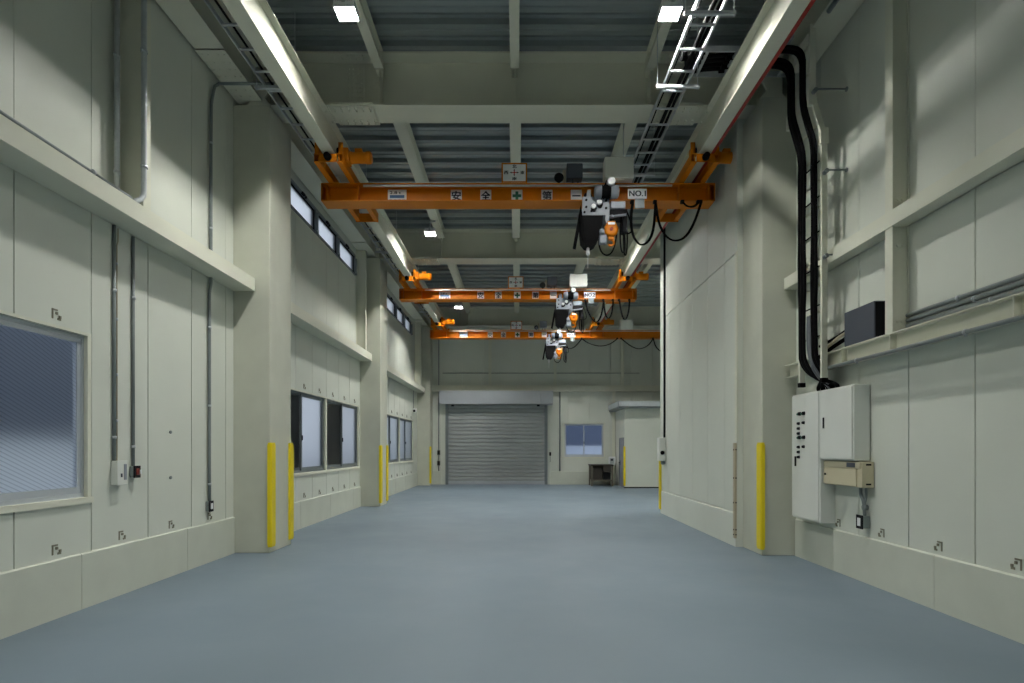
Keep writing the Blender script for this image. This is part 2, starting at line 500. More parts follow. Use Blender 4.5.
for b, (y0, y1) in enumerate(bays):
    for x, t in zip(PX, pn):
        m = MB(); m.ibeam('y', y0, y1, x, 7.52, 7.795, .14 if b == 0 else .21, .012, .008)
        if b < 3: m.box(x - .05, x + .03, y1, y1 + .22, 7.50, 7.79)
        st(m.build('roof_beam', 'steel'), 'cream roof beam of %s %s' % (bn[b], t), 'roof beam')
for b, x in ((1, 4.25), (1, 6.3), (2, 4.25), (2, 6.3)):
    y0 = max(bays[b][0], YZ + .05)
    m = MB(); m.ibeam('y', y0, bays[b][1], x, 7.52, 7.795, .15, .012, .008)
    st(m.build('roof_beam', 'steel'), 'cream roof beam of the wing, %s in %s' % ('next to the crane hall' if x < 5 else 'far from the crane hall', bn[b]), 'roof beam')
for y0, y1, t in ((YS, GIR[0] - .28, 'near the wire-glass window'), (GIR[0] + .28, GIR[1] - .28, 'above the first row of high windows'), (GIR[1] + .28, GIR[2] - .28, 'above the far row of high windows')):
    m = MB(); m.ibeam('y', y0, y1, -4.13, 6.95, 7.55, .40, .02, .015)
    for yy in (y1 - .95,): m.box(-4.32, -3.94, yy - .35, yy - .342, 6.935, 6.95)
    m.box(-4.33, -3.93, y1 - 1.3, y1 - .05, 6.935, 6.952)
    for i in range(7):
        for xx in (-4.28, -4.20, -4.06, -3.98): m.cyl((xx, y1 - 1.2 + i * .16, 6.935), (xx, y1 - 1.2 + i * .16, 6.925), .011, 8)
    st(m.build('eaves_girder', 'steel'), 'cream eaves girder ' + t, 'girder')
m = MB(); m.ibeam('y', YS, 8.55, 3.94, 6.95, 7.55, .40, .02, .015)
st(m.build('eaves_girder', 'steel'), 'cream eaves girder above the cabinet wall', 'girder')

# knee plates from column heads to girders
def knee(x, y, s, label):
    m = MB()
    m.prism([(x + .04 * s, 6.86), (x + .17 * s, 6.86), (x - .18 * s, 7.45), (x - .31 * s, 7.45)], 'y', y - .02, y + .02)
    m.prism([(x - .16 * s, 6.86), (x + .22 * s, 6.86), (x + .06 * s, 7.06), (x, 7.06)], 'y', y - .05, y + .05)
    st(m.build('gusset_plate', 'steel'), label, 'bracket')
knee(-3.95, 9.26, -1, 'slanted steel bracket on the column head beside the wire-glass bay')
knee(3.80, 9.05, 1, 'slanted steel bracket on the column head above the electrical cabinets')

# wall rails (girts) and wall posts
def girt_left(y0, y1, t):
    m = MB(); m.box(-4.03, -4.02, y0, y1, 4.005, 4.20); m.box(-4.34, -4.03, y0, y1, 4.005, 4.018); m.box(-4.34, -4.03, y0, y1, 4.187, 4.20)
    m.box(-4.35, -4.34, y0, y1, 4.005, 4.20)
    return st(m.build('wall_rail', 'steel'), t, 'wall rail')
girt_left(YS, 9.17, 'cream steel rail on the wall above the wire-glass window')
girt_left(10.06, 16.53, 'cream steel rail above the windows with dark screens')
girt_left(17.42, 25.93, 'cream steel rail above the far pair of windows')
m = MB(); m.box(3.97, 3.98, YS, 8.95, 3.965, 4.135); m.box(3.98, 4.15, YS, 8.95, 3.965, 3.977); m.box(3.98, 4.15, YS, 8.95, 4.123, 4.135); m.box(4.14, 4.15, YS, 8.95, 3.965, 4.135)
st(m.build('wall_rail', 'steel'), 'upper cream steel rail on the cabinet wall', 'wall rail')
m = MB(); y0, y1 = YS, 8.95
m.box(3.98, 4.155, y0, y1, 2.645, 2.657); m.box(3.98, 4.155, y0, y1, 2.825, 2.837); m.box(4.06, 4.072, y0, y1, 2.657, 2.825)
for yy in (1.6, 3.2, 4.83, 6.44, 7.40, 8.3): m.box(3.985, 4.06, yy - .006, yy + .006, 2.657, 2.825)
st(m.build('wall_rail', 'steel'), 'lower flanged steel rail carrying the slate box on the cabinet wall', 'wall rail')
m = MB(); m.box(-3.80, SX + .3, YB - .26, YB - .25, 4.12, 4.385); m.box(-3.80, RX, YB - .25, YB, 4.12, 4.135); m.box(-3.80, RX, YB - .25, YB, 4.37, 4.385); m.box(SX + .3, RX, YB - .26, YB - .25, 4.12, 4.385)
st(m.build('wall_rail', 'steel'), 'wide cream rail across the end wall above the shutter', 'wall rail')

def post(T, u, z0, z1, depth, w, label):
    m = MB(T); m.box(u - w / 2, u + w / 2, -depth, -depth + .012, z0, z1); m.box(u - w / 2, u + w / 2, -.014, -.002, z0, z1)
    m.box(u - w * .32, u - w * .32 + .008, -depth + .012, -.014, z0, z1)
    for zz in (z0 + .12, z1 - .2):
        m.cyl((u - w * .32, -depth * .6, zz), (u - w * .32 - .015, -depth * .6, zz), .02, 8); m.cyl((u - w * .32, -depth * .35, zz), (u - w * .32 - .015, -depth * .35, zz), .02, 8)
    return st(m.build('wall_post', 'steel'), label, 'wall post')
post(TL, 6.60, 4.20, 6.95, .28, .13, 'cream wall post above the rail beside the wire-glass window')
post(TL, 16.2, 4.20, 6.95, .26, .13, 'cream wall post close to the second window-side column')
post(TL, 25.4, 4.20, 6.95, .26, .13, 'cream wall post close to the corner column')
post(TR, 6.44, 4.135, 6.95, .18, .13, 'cream wall post on the cabinet wall above the upper rail')
post(TR, 6.44, 2.837, 3.965, .18, .13, 'short cream wall post beside the slate box')
for x, t in ((-1.24, 'left'), (1.64, 'mid'), (4.62, 'far')):
    post(TB, x, 4.385, 6.95, .2, .12, {'left': 'cream post on the end wall above the middle of the shutter', 'mid': 'cream post on the end wall above the shutter box edge', 'far': 'cream post on the end wall above the corner room'}[t])
m = MB(TB); m.box(SX - .12, SX - .02, -.2, -.19, .0, 4.12); m.box(SX - .12, SX - .02, -.012, 0, .0, 4.12); m.box(SX - .075, SX - .065, -.19, -.012, 0, 4.12)
st(m.build('wall_post', 'steel'), 'pale post in the corner between the end wall and the corner room', 'wall post')

# ------------------------------------------------------------------ windows
def sash(root, T, u0, u1, z0, z1, v, gm, lock, frame='alu', screen=False, fw=.045):
    m = MB(T)
    m.box(u0, u0 + fw, v, v + .035, z0, z1); m.box(u1 - fw, u1, v, v + .035, z0, z1)
    m.box(u0 + fw, u1 - fw, v, v + .035, z0, z0 + fw + .02); m.box(u0 + fw, u1 - fw, v, v + .035, z1 - fw, z1)
    s = m.build('sash', frame, root)
    g = MB(T); g.box(u0 + fw - .004, u1 - fw + .004, v + .014, v + .020, z0 + fw + .016, z1 - fw + .004); g.build('glass', gm, s)
    if lock:
        l = MB(T); l.box(lock - .015, lock + .015, v - .02, v, (z0 + z1) / 2 - .16, (z0 + z1) / 2 - .06, .004); l.build('crescent_lock', 'charcoal', s)
    return s

def sliding(n, T, loc, u0, u1, z0, z1, label, gms=('glass', 'glass'), screen=False, frame='alu', sill=True):
    root = bpy.data.objects.new('window_%d' % n, None); COL.objects.link(root); root.location = loc
    st(root, label, 'window')
    m = MB(T); t = .05                                   # painted lining of the opening, flush to the panels
    m.box(u0, u0 + t, .0, .14, z0, z1); m.box(u1 - t, u1, .0, .14, z0, z1); m.box(u0 + t, u1 - t, .0, .14, z1 - .03, z1)
    m.box(u0, u1, -.025, .14, z0, z0 + .06)
    m.build('surround', 'steel', root)
    a, b, c, d_ = u0 + t, u1 - t, z0 + .06, z1 - .03
    f = MB(T)
    f.box(a, a + .03, .04, .13, c, d_); f.box(b - .03, b, .04, .13, c, d_); f.box(a + .03, b - .03, .04, .13, d_ - .035, d_); f.box(a + .03, b - .03, .035, .13, c, c + .04)
    f.build('window_frame', frame, root)
    mid_ = (a + b) / 2
    sash(root, T, a + .03, mid_ + .025, c + .04, d_ - .035, .09, gms[0], None, frame)
    s2 = sash(root, T, mid_ - .025, b - .03, c + .04, d_ - .035, .05, gms[1], mid_ + .0, frame)
    if screen:
        k = MB(T); k.box(a + .05, mid_ + .01, .132, .137, c + .05, d_ - .045); k.build('insect_screen', 'mesh', root)
    return root
sliding(1, TL, (XL, 4.72, 1.05), 3.31, 6.13, *WZ, 'large wire-glass sliding window nearest the viewer', ('glass_wire', 'glass_wire'), False, 'alu_light')
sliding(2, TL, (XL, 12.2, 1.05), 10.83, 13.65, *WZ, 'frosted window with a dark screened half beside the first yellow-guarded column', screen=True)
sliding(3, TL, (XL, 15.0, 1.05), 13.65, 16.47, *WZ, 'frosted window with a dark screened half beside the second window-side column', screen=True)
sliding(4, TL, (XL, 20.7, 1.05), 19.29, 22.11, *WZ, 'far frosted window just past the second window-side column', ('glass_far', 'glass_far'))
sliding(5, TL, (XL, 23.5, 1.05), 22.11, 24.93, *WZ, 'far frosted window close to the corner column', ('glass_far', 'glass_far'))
sliding(6, TB, (2.94, YB, 1.17), *BW, 'blue-tinted sliding window in the end wall above the bench', ('glass_clear', 'glass_clear'), False, 'alu_light')
cn = ['first high window of the row behind crane NO.1, partly behind the column', 'middle high window of the row behind crane NO.1', 'last high window of the row behind crane NO.1',
      'first high window of the far row under crane NO.2', 'middle high window of the far row', 'last high window of the far row by the corner column']
for i, ((a, b), t) in enumerate(zip(CLE, cn)):
    root = bpy.data.objects.new('window_%d' % (7 + i), None); COL.objects.link(root); root.location = (XL, (a + b) / 2, CZ[0]); st(root, t, 'window')
    m = MB(TL); z0, z1 = CZ
    m.box(a, a + .06, .0, .13, z0, z1); m.box(b - .06, b, .0, .13, z0, z1); m.box(a + .06, b - .06, .0, .13, z1 - .05, z1); m.box(a + .06, b - .06, -.012, .13, z0, z0 + .04)
    m.build('window_frame', 'alu', root)
    sash(root, TL, a + .07, b - .07, z0 + .05, z1 - .06, .03, 'glass_high', None, 'charcoal', fw=.035)
    o = MB(TL); o.box(b - .055, b - .02, -.05, 0, z0 + .02, z1 - .12, .006); o.cyl((b - .04, -.03, z0 + .02), (b - .04, -.03, z0 + .09), .03, 10); o.build('opener', 'pipe', root)
    o = MB(TL); o.box((a + b) / 2 - .14, (a + b) / 2 + .02, -.03, .02, z1 - .055, z1 - .02); o.cyl(((a + b) / 2 + .1, -.02, z1 - .04), ((a + b) / 2 + .1, .02, z1 - .04), .028, 10); o.build('latch', 'charcoal', root)

# ------------------------------------------------------------------ roller shutter
d = bpy.data.objects.new('door_1', None); COL.objects.link(d); d.location = ((SH[0] + SH[1]) / 2, YB - .1, 0)
st(d, 'wide grey steel roller shutter closed in the end wall', 'roller shutter')
m = MB(); z = .16; k = 0
prof = []
while z < 3.62:
    prof += [(YB + .03, z), (YB - .012, z + .02), (YB - .020, z + .08), (YB - .012, z + .14), (YB + .03, z + .162)]
    z += .17
prof += [(YB + .05, z), (YB + .05, .16)]
m.prism(prof, 'x', SH[0] + .1, SH[1] - .1); m.build('curtain', 'shutter', d)
m = MB(); m.box(SH[0] + .1, SH[1] - .1, YB - .03, YB + .05, .01, .16, .01); m.build('bottom_bar', 'shutter_box', d)
for x in (SH[0], SH[1] - .13):
    m = MB(); m.box(x, x + .13, YB - .06, YB - .03, 0, 3.6); m.box(x, x + .03, YB - .03, YB + .06, 0, 3.6); m.box(x + .10, x + .13, YB - .03, YB - .015, 0, 3.6); m.build('guide_rail', 'alu', d)
m = MB(); m.box(-3.43, .98, YB - .52, YB, 3.57, 4.10, .01); m.box(-3.44, .99, YB - .535, YB, 4.06, 4.12); m.box(-3.43, .98, YB - .53, YB - .50, 3.545, 3.58); m.build('shutter_housing', 'shutter_box', d)
m = MB(); m.box(.985, 1.53, YB - .55, YB, 3.52, 4.12, .012); m.build('motor_housing', 'shutter_box', d)
for x in (-2.9, .9):
    m = MB(); m.box(x - .06, x + .06, YB - .12, YB - .04, 3.47, 3.545); m.build('stopper', 'charcoal', d)

# ------------------------------------------------------------------ outside, seen through the glass
st(MB().box(-60, -4.52, -12, 110, -.25, -.1).build('ground', 'asphalt'), 'pale paving outside the window wall', 'ground')
st(MB().box(-16, 20, 27, 48, -.25, -.1).build('ground', 'asphalt'), 'pale paving outside the shutter wall', 'ground')
def neighbour(x0, x1, y0, y1, h, label, axis):
    o = MB(); o.box(x0, x1, y0, y1, -.1, h)
    r = st(o.build('exterior_building', 'neighbour'), label, 'building')
    q = MB(); q.box(x0 - .2, x1 + .2, y0 - .2, y1 + .2, h, h + .2); q.build('roof_edge', 'alu', r)
neighbour(-15, -9.2, -8, 17, 5.6, 'dim neighbouring shed seen through the wire-glass window', 'y')
neighbour(-8, 16, 36, 42, 7.5, 'dim neighbouring shed seen through the end wall window', 'x')
def fence(x0, x1, y0, y1, label):
    r = thing('fence', label, 'fence', ((x0 + x1) / 2, (y0 + y1) / 2, -.1))
    m = MB(); m.box(x0, x1, y0, y1, -.1, 1.68); m.build('fence_wall', 'fence', r)
    m = MB(); m.box(x0 - .04, x1 + .04, y0 - .04, y1 + .04, 1.68, 1.74); m.build('coping', 'fence', r)
fence(-7.6, -7.5, -6, 14.5, 'pale boundary wall outside the wire-glass window')
fence(-3, 9, 31.0, 31.1, 'pale boundary wall outside the end wall window')

# ------------------------------------------------------------------ crane runways
def runway(x, label, red):
    r = thing('crane_runway_beam', label, 'runway beam', (x, 10, 6.42))
    m = MB(); m.ibeam('y', YS, 26.2, x, 6.42, 6.93, .2, .016, .010); m.build('beam', 'steel', r)
    for gy in GIR[:2]:
        q = MB(); q.box(x - .12, x + .12, gy - .22, gy + .22, 6.93, 6.95)
        for yy in (gy - .16, gy + .16):
            for dx in (-.07, .07): q.cyl((x + dx, yy, 6.914), (x + dx, yy, 6.885), .018, 8)
        q.build('bolted_seat', 'steel', r)
    if red:
        q = MB(); q.box(x + .1, x + .145, YS, 26.2, 6.405, 6.45); q.build('conductor_bar', 'red', r)
runway(-3.09, 'cream crane runway beam on the window side of the hall', False)
runway(3.05, 'cream crane runway beam with a red conductor bar along its edge', True)

# ------------------------------------------------------------------ overhead cranes
XE = 3.46
def crane(gy, no, label, xr=XE, box_x=1.50, dark_front='slate'):
    r = thing('overhead_crane', label, 'crane', (0, gy, 5.95), 'orange overhead cranes')
    z0, z1 = 5.95, 6.26; f = gy - .185                      # f: front edge of the flanges
    m = MB(); m.ibeam('x', -XE, xr, gy, z0, z1, .37, .018, .014)
    for x in (-XE, xr - .012): m.box(x, x + .012, f, gy + .185, z0, z1)
    for x in (-2.82, 2.84, -3.36, 3.36): m.box(x - .006, x + .006, gy - .17, gy + .17, z0 + .018, z1 - .018)
    m.build('girder', 'orange', r)
    q = MB(); q.box(-2.72, xr - .75, f + .01, f + .035, z1 - .055, z1 - .025); q.build('festoon_rail', 'galv', r)
    for s in (-1, 1):                                       # end carriages under the runways
        cx = -3.09 if s < 0 else 3.05
        c = MB(); ya, yb = gy - .95, gy + 1.58
        for dx in (-1, 1):
            xo = cx + dx * .23; xi = cx + dx * .14
            c.box(xi, xo, ya, yb, 6.26, 6.275); c.box(xi, xo, ya, yb, 6.395, 6.41); c.box(xo - .006 * dx, xo, ya, yb, 6.275, 6.395)
        c.box(cx - .23, cx + .23, yb - .02, yb, 6.24, 6.41)
        for dx in (-1, 1):                                  # plates that rise beside the wheels
            for yy in (ya + .03, yb - .33):
                c.box(cx + dx * .155, cx + dx * .175, yy, yy + .30, 6.28, 6.60)
                c.box(cx + dx * .155, cx + dx * .23, yy, yy + .02, 6.41, 6.60)
        cc = c.build('end_carriage', 'orange', r)
        for dx in (-1, 1):
            for yy in (ya + .18, yb - .18):
                w = MB(); w.lathe([(0, .055), (.012, .075), (.05, .07)], (cx + dx * .15, yy, 6.51), (cx + dx * .05, yy, 6.51), 16); w.build('wheel', 'charcoal', cc)
        for yy, d_ in ((ya, -1), (yb, 1)):
            w = MB(); w.lathe([(0, .055), (.03, .06), (.10, .05)], (cx, yy, 6.335), (cx, yy + d_ * .1, 6.335), 14); w.build('buffer', 'black', cc)
        c2 = MB(); c2.box(cx - .14, cx + .14, ya, ya + .02, 6.27, 6.40); c2.build('end_plate', 'orange', cc)
        xm = cx + (.19 if s < 0 else .19)                   # travel motor
        t = MB(); ym = gy - .68
        t.lathe([(0, .075), (.09, .075), (.091, .10), (.13, .10), (.135, .092), (.36, .092), (.365, .10), (.43, .10), (.45, .085)], (xm, ym, 6.46), (xm + 1, ym, 6.46), 24)
        t.box(xm - .02, xm + .09, ym - .12, ym + .12, 6.36, 6.58, .01); t.box(xm + .18, xm + .30, ym - .05, ym + .05, 6.54, 6.60, .008)
        t.build('travel_motor', 'orange', r)
    # safety plates on the front of the web
    zc = (z0 + z1) / 2; yw = gy - .007
    for x, ch in ((-1.10, '安'), (-.575, '全'), (-.02, '+'), (.515, '第'), (1.04, '一')):
        p = MB(); p.box(x - .098, x + .098, yw - .012, yw, zc - .112, zc + .108); p = p.build('safety_plate', 'white', r)
        k = MB()
        if ch == '+':
            k.box(x - .026, x + .026, yw - .014, yw - .0125, zc - .078, zc + .078); k.box(x - .078, x - .026, yw - .014, yw - .0125, zc - .026, zc + .026); k.box(x + .026, x + .078, yw - .014, yw - .0125, zc - .026, zc + .026)
            k.build('green_cross', 'green', p)
        else:
            if ch == '一': k.box(x - .075, x + .075, yw - .014, yw - .0125, zc - .013, zc + .013)
            else:
                letter(k, ch, x, yw - .0135, zc, .165, .165); letter(k, ch, x + .004, yw - .014, zc + .003, .165, .165); letter(k, ch, x - .004, yw - .0145, zc - .003, .165, .165)
            k.build('lettering', 'navy', p)
    x = -2.155                                              # rated-load plate
    p = MB(); p.box(x - .165, x + .165, yw - .012, yw, zc - .112, zc + .108); p = p.build('load_plate', 'white', r)
    k = MB(); letter(k, '2.8 t', x - .03, yw - .014, zc + .055, .2, .05)
    for i in range(4): k.box(x - .135 + i * .075, x - .085 + i * .075, yw - .014, yw - .0125, zc - .088, zc - .066)
    k.build('lettering', 'print_black', p)
    k = MB(); k.box(x - .13, x + .13, yw - .014, yw - .0125, zc - .04, zc + .012); k.build('blue_band', 'blue', p)
    x = 2.09                                                # crane number plate
    p = MB(); p.box(x - .165, x + .165, f - .02, f - .008, z0 + .03, z0 + .20); p.box(x - .12, x + .12, f - .008, gy - .007, z0 + .10, z0 + .12); p = p.build('number_plate', 'white', r)
    k = MB(); letter(k, 'NO.%d' % no, x, f - .0215, z0 + .118, .29, .10); letter(k, 'NO.%d' % no, x + .006, f - .022, z0 + .118, .29, .10); k.build('lettering', 'navy', p)
    p = MB(); p.box(2.05, 2.22, f - .012, f + .0, z0 - .14, z0 + .03, .004); p.build('limit_plate', 'alu', r)
    # travel-direction board on top
    p = MB(); a, b = -.27, .14
    p.box(a, b, f + .0, f + .012, z1 + .01, z1 + .33)
    for q in ((a - .02, a, z1, z1 + .35), (b, b + .02, z1, z1 + .35), (a, b, z1 + .33, z1 + .35)): p.box(q[0], q[1], f - .008, f + .03, q[2], q[3])
    p = p.build('board_frame', 'orange', r)
    q = MB(); q.box(a + .006, b - .006, f - .006, f, z1 + .03, z1 + .325); q = q.build('direction_board', 'white', p)
    k = MB(); cx, cz = -.065, z1 + .18
    for ch, dx, dz in (('西', -.145, 0), ('東', .14, 0), ('北', 0, .108), ('南', 0, -.108)): letter(k, ch, cx + dx, f - .008, cz + dz, .075, .062); letter(k, ch, cx + dx + .004, f - .0085, cz + dz, .075, .062)
    for s in (-1, 1):
        k.prism([(cx - .014, cz + s * .035), (cx + .014, cz + s * .035), (cx, cz + s * .066)], 'y', f - .0085, f - .0065)
        k.prism([(cx + s * .045, cz - .014), (cx + s * .045, cz + .014), (cx + s * .082, cz)], 'y', f - .0085, f - .0065)
    k.build('lettering', 'print_black', q)
    k = MB(); k.box(cx - .008, cx + .008, f - .0085, f - .0065, cz - .034, cz + .034); k.box(cx - .044, cx - .008, f - .0085, f - .0065, cz - .007, cz + .007); k.box(cx + .008, cx + .044, f - .0085, f - .0065, cz - .007, cz + .007); k.build('red_cross_lines', 'print_red', q)
    # boxes on top of the girder
    p = MB(); p.box(box_x, box_x + .50, f - .17, f + .10, z1 + .01, z1 + .38, .008); p.box(box_x + .05, box_x + .45, f - .14, f + .06, z1, z1 + .012); p.build('control_box', 'cabinet', r)
    p = MB(); p.box(.86, 1.14, f + .02, f + .22, z1 + .10, z1 + .36, .012); p.box(.95, .98, f + .06, f + .09, z1, z1 + .10); p.box(1.05, 1.08, f + .15, f + .18, z1, z1 + .10); p.build('junction_box', dark_front, r)
    p = MB(); p.box(.79, .85, f + .10, f + .16, z1, z1 + .28, .01); p.build('beacon_post', 'tan', r)
    p = MB(); p.lathe([(0, .035), (.06, .035), (.12, .085), (.135, .085)], (.72, f + .14, z1 + .10), (.72, f - .2, z1 + .10), 20); p.box(.70, .74, f + .06, f + .14, z1, z1 + .10); p.build('horn', 'charcoal', r)
    return r
cr = [10.715, 17.665, 23.765]
crane(cr[0], 1, 'orange overhead crane marked NO.1, the nearest of three')
crane(cr[1], 2, 'orange overhead crane marked NO.2, in the middle of three')
crane(cr[2], 3, 'orange overhead crane marked NO.3, before the shutter wall', RX - .4, 4.0, 'light_grey')

# ------------------------------------------------------------------ hoists
def hoist(gy):
    X, Z = 1.363, 5.95
    r = thing('electric_hoist', 'grey and black chain hoist under crane NO.1 with an orange hook block', 'hoist', (X, gy, Z), 'electric hoists under the cranes')
    f = gy - .40
    m = MB()                                               # side plates of the trolley
    for y, s in ((f, 1), (gy + .38, -1)):
        m.box(X - .26, X + .21, y, y + .014, Z - .34, Z - .02, .004)
    m.box(X + .14, X + .21, f - .002, f + .02, Z - .47, Z - .30); m.box(X - .2, X + .15, f + .014, gy + .38, Z - .33, Z - .30)
    fr = m.build('trolley_frame', 'light_grey', r)
    for dx, dz in ((-.19, -.08), (-.19, -.20), (-.10, -.27), (.15, -.09), (.15, -.22), (-.22, -.29)):
        b = MB(); b.cyl((X + dx, f, Z + dz), (X + dx, f - .018, Z + dz), .02, 8); b.build('bolt', 'charcoal', fr)
    for dx, dz, rr in ((.03, -.13, .045), (-.07, -.20, .04)):
        b = MB(); b.lathe([(0, rr), (.05, rr), (.055, rr * .8)], (X + dx, f, Z + dz), (X + dx, f - 1, Z + dz), 18); b.build('pin_cap', 'white', fr)
        b = MB(); b.lathe([(0, rr * 1.15), (.03, rr * 1.15)], (X + dx + .012, f, Z + dz - .035), (X + dx + .012, f - 1, Z + dz - .035), 18); b.build('pin_seat', 'black', fr)
    for dx in (-.14, .12):                                 # wheels on the lower flange
        for y, s in ((gy - .17, -1), (gy + .17, 1)):
            w = MB(); w.lathe([(0, .05), (.05, .055), (.055, .075), (.075, .075)], (X + dx, y - s * .05, Z + .068), (X + dx, y + s, Z + .068), 16); w.build('wheel', 'charcoal', r)
            a = MB(); a.box(X + dx - .03, X + dx + .03, gy + s * .235, gy + s * .39, Z - .06, Z + .10); a.build('wheel_arm', 'light_grey', r)
    m = MB(); zc = Z + .035                                # hoisting motor, across the hall
    yc = f - .06
    m.lathe([(0, .06), (.02, .10), (.11, .115), (.12, .115)], (X - .06, yc, zc), (X + 1, yc, zc), 24); m.build('hoist_motor', 'light_grey', r)
    m = MB(); m.lathe([(0, .115), (.02, .115), (.12, .105), (.14, .07)], (X + .22, yc, zc), (X + 2, yc, zc), 24)
    m.build('motor_end', 'light_grey', r)
    m = MB(); m.lathe([(0, .10), (.01, .118), (.03, .10), (.05, .118), (.07, .10), (.10, .118), (.165, .10)], (X + .058, yc, zc), (X + 2, yc, zc), 24); m.build('motor_collar', 'black', r)
    m = MB(); m.lathe([(0, .09), (.10, .09), (.11, .07)], (X + .215, f + .02, Z + .17), (X + .215, f - 1, Z + .17), 22); m.build('brake_housing', 'black', r)
    m = MB(); m.lathe([(0, .07), (.13, .07), (.15, .055)], (X + .215, f - .05, Z + .17), (X + .215, f - 1, Z + .17), 22); m.build('brake_cap', 'white', r)
    m = MB(); m.box(X + .22, X + .48, f - .05, f + .25, Z - .24, Z - .115, .015); m.build('gear_case', 'light_grey', r)
    m = MB(); m.box(X + .22, X + .50, f - .02, f + .30, Z - .36, Z - .24, .01); m.box(X + .44, X + .52, f + .02, f + .2, Z - .62, Z - .30, .01); m.build('terminal_case', 'charcoal', r)
    m = MB(); m.cyl((X + .22, f - .04, Z - .385), (X + .49, f - .04, Z - .345), .022, 12); m.cyl((X + .24, f - .04, Z - .40), (X + .24, f - .04, Z - .36), .04, 12); m.build('limit_lever', 'light_grey', r)
    m = MB()                                               # hanging chain bag
    m.prism([(X - .29, Z - .34), (X + .10, Z - .34), (X + .09, Z - .50), (X + .03, Z - .72), (X - .03, Z - .82), (X - .12, Z - .87), (X - .20, Z - .84), (X - .265, Z - .76), (X - .28, Z - .6)], 'y', f + .0, f + .30)
    bag = m.build('chain_bag', 'black', r)
    m = MB(); m.prism([(X - .22, Z - .46), (X + .03, Z - .46), (X + .0, Z - .66), (X - .06, Z - .76), (X - .19, Z - .76), (X - .22, Z - .64)], 'y', f - .012, f); m.build('bag_panel', 'black', bag)
    m = MB(); m.prism([(X - .28, Z - .14), (X - .25, Z - .30), (X - .36, Z - .88), (X - .41, Z - .86)], 'y', f + .05, f + .16); m.build('guard_flap', 'black', r)
    m = MB(); cx, cz = X + .24, Z - .585                   # hook block
    m.lathe([(0, .08), (.012, .12), (.10, .12), (.112, .08)], (cx, f - .03, cz), (cx, f + 1, cz), 28); m.box(cx - .07, cx + .07, f - .03, f + .08, cz + .06, cz + .14, .01); m.box(cx - .05, cx + .05, f, f + .06, cz - .17, cz - .10, .008)
    hb = m.build('hook_block', 'orange', r)
    m = MB(); m.box(cx - .06, cx + .06, f - .032, f - .02, cz + .075, cz + .115); m.build('block_label', 'white', hb)
    m = MB(); m.lathe([(0, .03), (.012, .03)], (cx, f - .03, cz), (cx, f - 1, cz), 12); m.build('axle_cap', 'red', hb)
    m = MB(); pts = [(cx, f + .03, cz - .13)] + [(cx + .05 * math.sin(t) , f + .03, cz - .215 + .05 * math.cos(t)) for t in [i * .3 for i in range(0, 15)]]
    m.tube(pts, .02, 10, 1); m.build('hook', 'orange', hb)
    m = MB()
    for dx in (-.05, .05): m.cyl((cx + dx, f + .02, cz + .08), (cx + dx, f + .02, Z - .30), .012, 8)
    m.build('load_chain', 'charcoal', r)
    m = MB(); m.box(X + .03, X + .16, f - .05, f + .06, Z - .84, Z - .68, .02); m.cyl((X + .08, f - .05, Z - .70), (X + .08, f + .02, Z - .60), .045, 14); m.build('balance_weight', 'light_grey', r)
    m = MB()
    for lp in ([(.04, -.55), (.03, -.80), (.08, -.95), (.19, -1.0), (.29, -.92), (.35, -.72), (.38, -.45)],
               [(.42, -.35), (.40, -.7), (.43, -.95), (.50, -.93), (.50, -.6), (.46, -.38)],
               [(.46, -.3), (.46, -.72), (.48, -1.0), (.53, -.98), (.55, -.6), (.52, -.35)],
               [(.50, -.22), (.60, -.45), (.62, -.58), (.55, -.62), (.47, -.55), (.46, -.3)]):
        m.tube([(X + a, f + .04 + .03 * i, Z + b) for i, (a, b) in enumerate(lp)], .014, 8, 2)
    m.build('cable_loops', 'black', r)
    m = MB(); m.lathe([(0, .012), (.02, .03), (.12, .035), (.13, .012), (.36, .008)], (X - .15, f + .1, Z - .86), (X - .15, f + .1, Z - 2), 10); m.build('drain_plug', 'white', r)
    return r
h1 = hoist(cr[0])
for gy, t in ((cr[1], 'grey and black chain hoist under crane NO.2 with an orange hook block'), (cr[2], 'grey and black chain hoist under crane NO.3, before the shutter wall')):
    h = copy_tree(h1); h.location = (h1.location.x, gy, h1.location.z); h['label'] = t

# festoon cables of the cranes
def festoon(gy, loops, label):
    r = thing('festoon_cable', label, 'cable', (2.6, gy - .3, 5.95), 'festoon cables of the cranes')
    y = gy - .20
    m = MB()
    for lp in loops:
        m.tube([(x, y - .02, z) for x, z in lp], .016, 8, 2)
        m.tube([(x + .03, y + .03, z + .012) for x, z in lp], .012, 8, 2)
    m.build('cable', 'black', r)
    for x in sorted({lp[0][0] for lp in loops} | {lp[-1][0] for lp in loops}):
        m = MB(); m.box(x - .03, x + .03, y - .03, y + .05, 5.90, 5.95, .006); m.build('cable_carrier', 'charcoal', r)
zt = 5.91
festoon(cr[0], [[(2.0, zt), (1.96, 5.6), (2.0, 5.30), (2.16, 5.12), (2.36, 5.32), (2.40, zt)],
                [(2.40, zt), (2.45, 5.55), (2.56, 5.33), (2.72, 5.22), (2.92, 5.28), (3.08, 5.55), (3.20, zt)],
                [(2.88, zt), (2.96, 5.83), (3.07, 5.83), (3.16, zt)]], 'black looped cable hanging below the end of crane NO.1 by the block wall')
festoon(cr[1], [[(1.95, zt), (2.0, 5.6), (2.25, 5.2), (2.42, 5.45), (2.48, zt)],
                [(2.48, zt), (2.52, 5.5), (2.62, 5.35), (2.72, 5.5), (2.76, zt)],
                [(2.94, zt), (3.0, 5.5), (3.1, 5.3), (3.2, 5.5), (3.24, zt)]], 'black looped cable hanging below the end of crane NO.2')
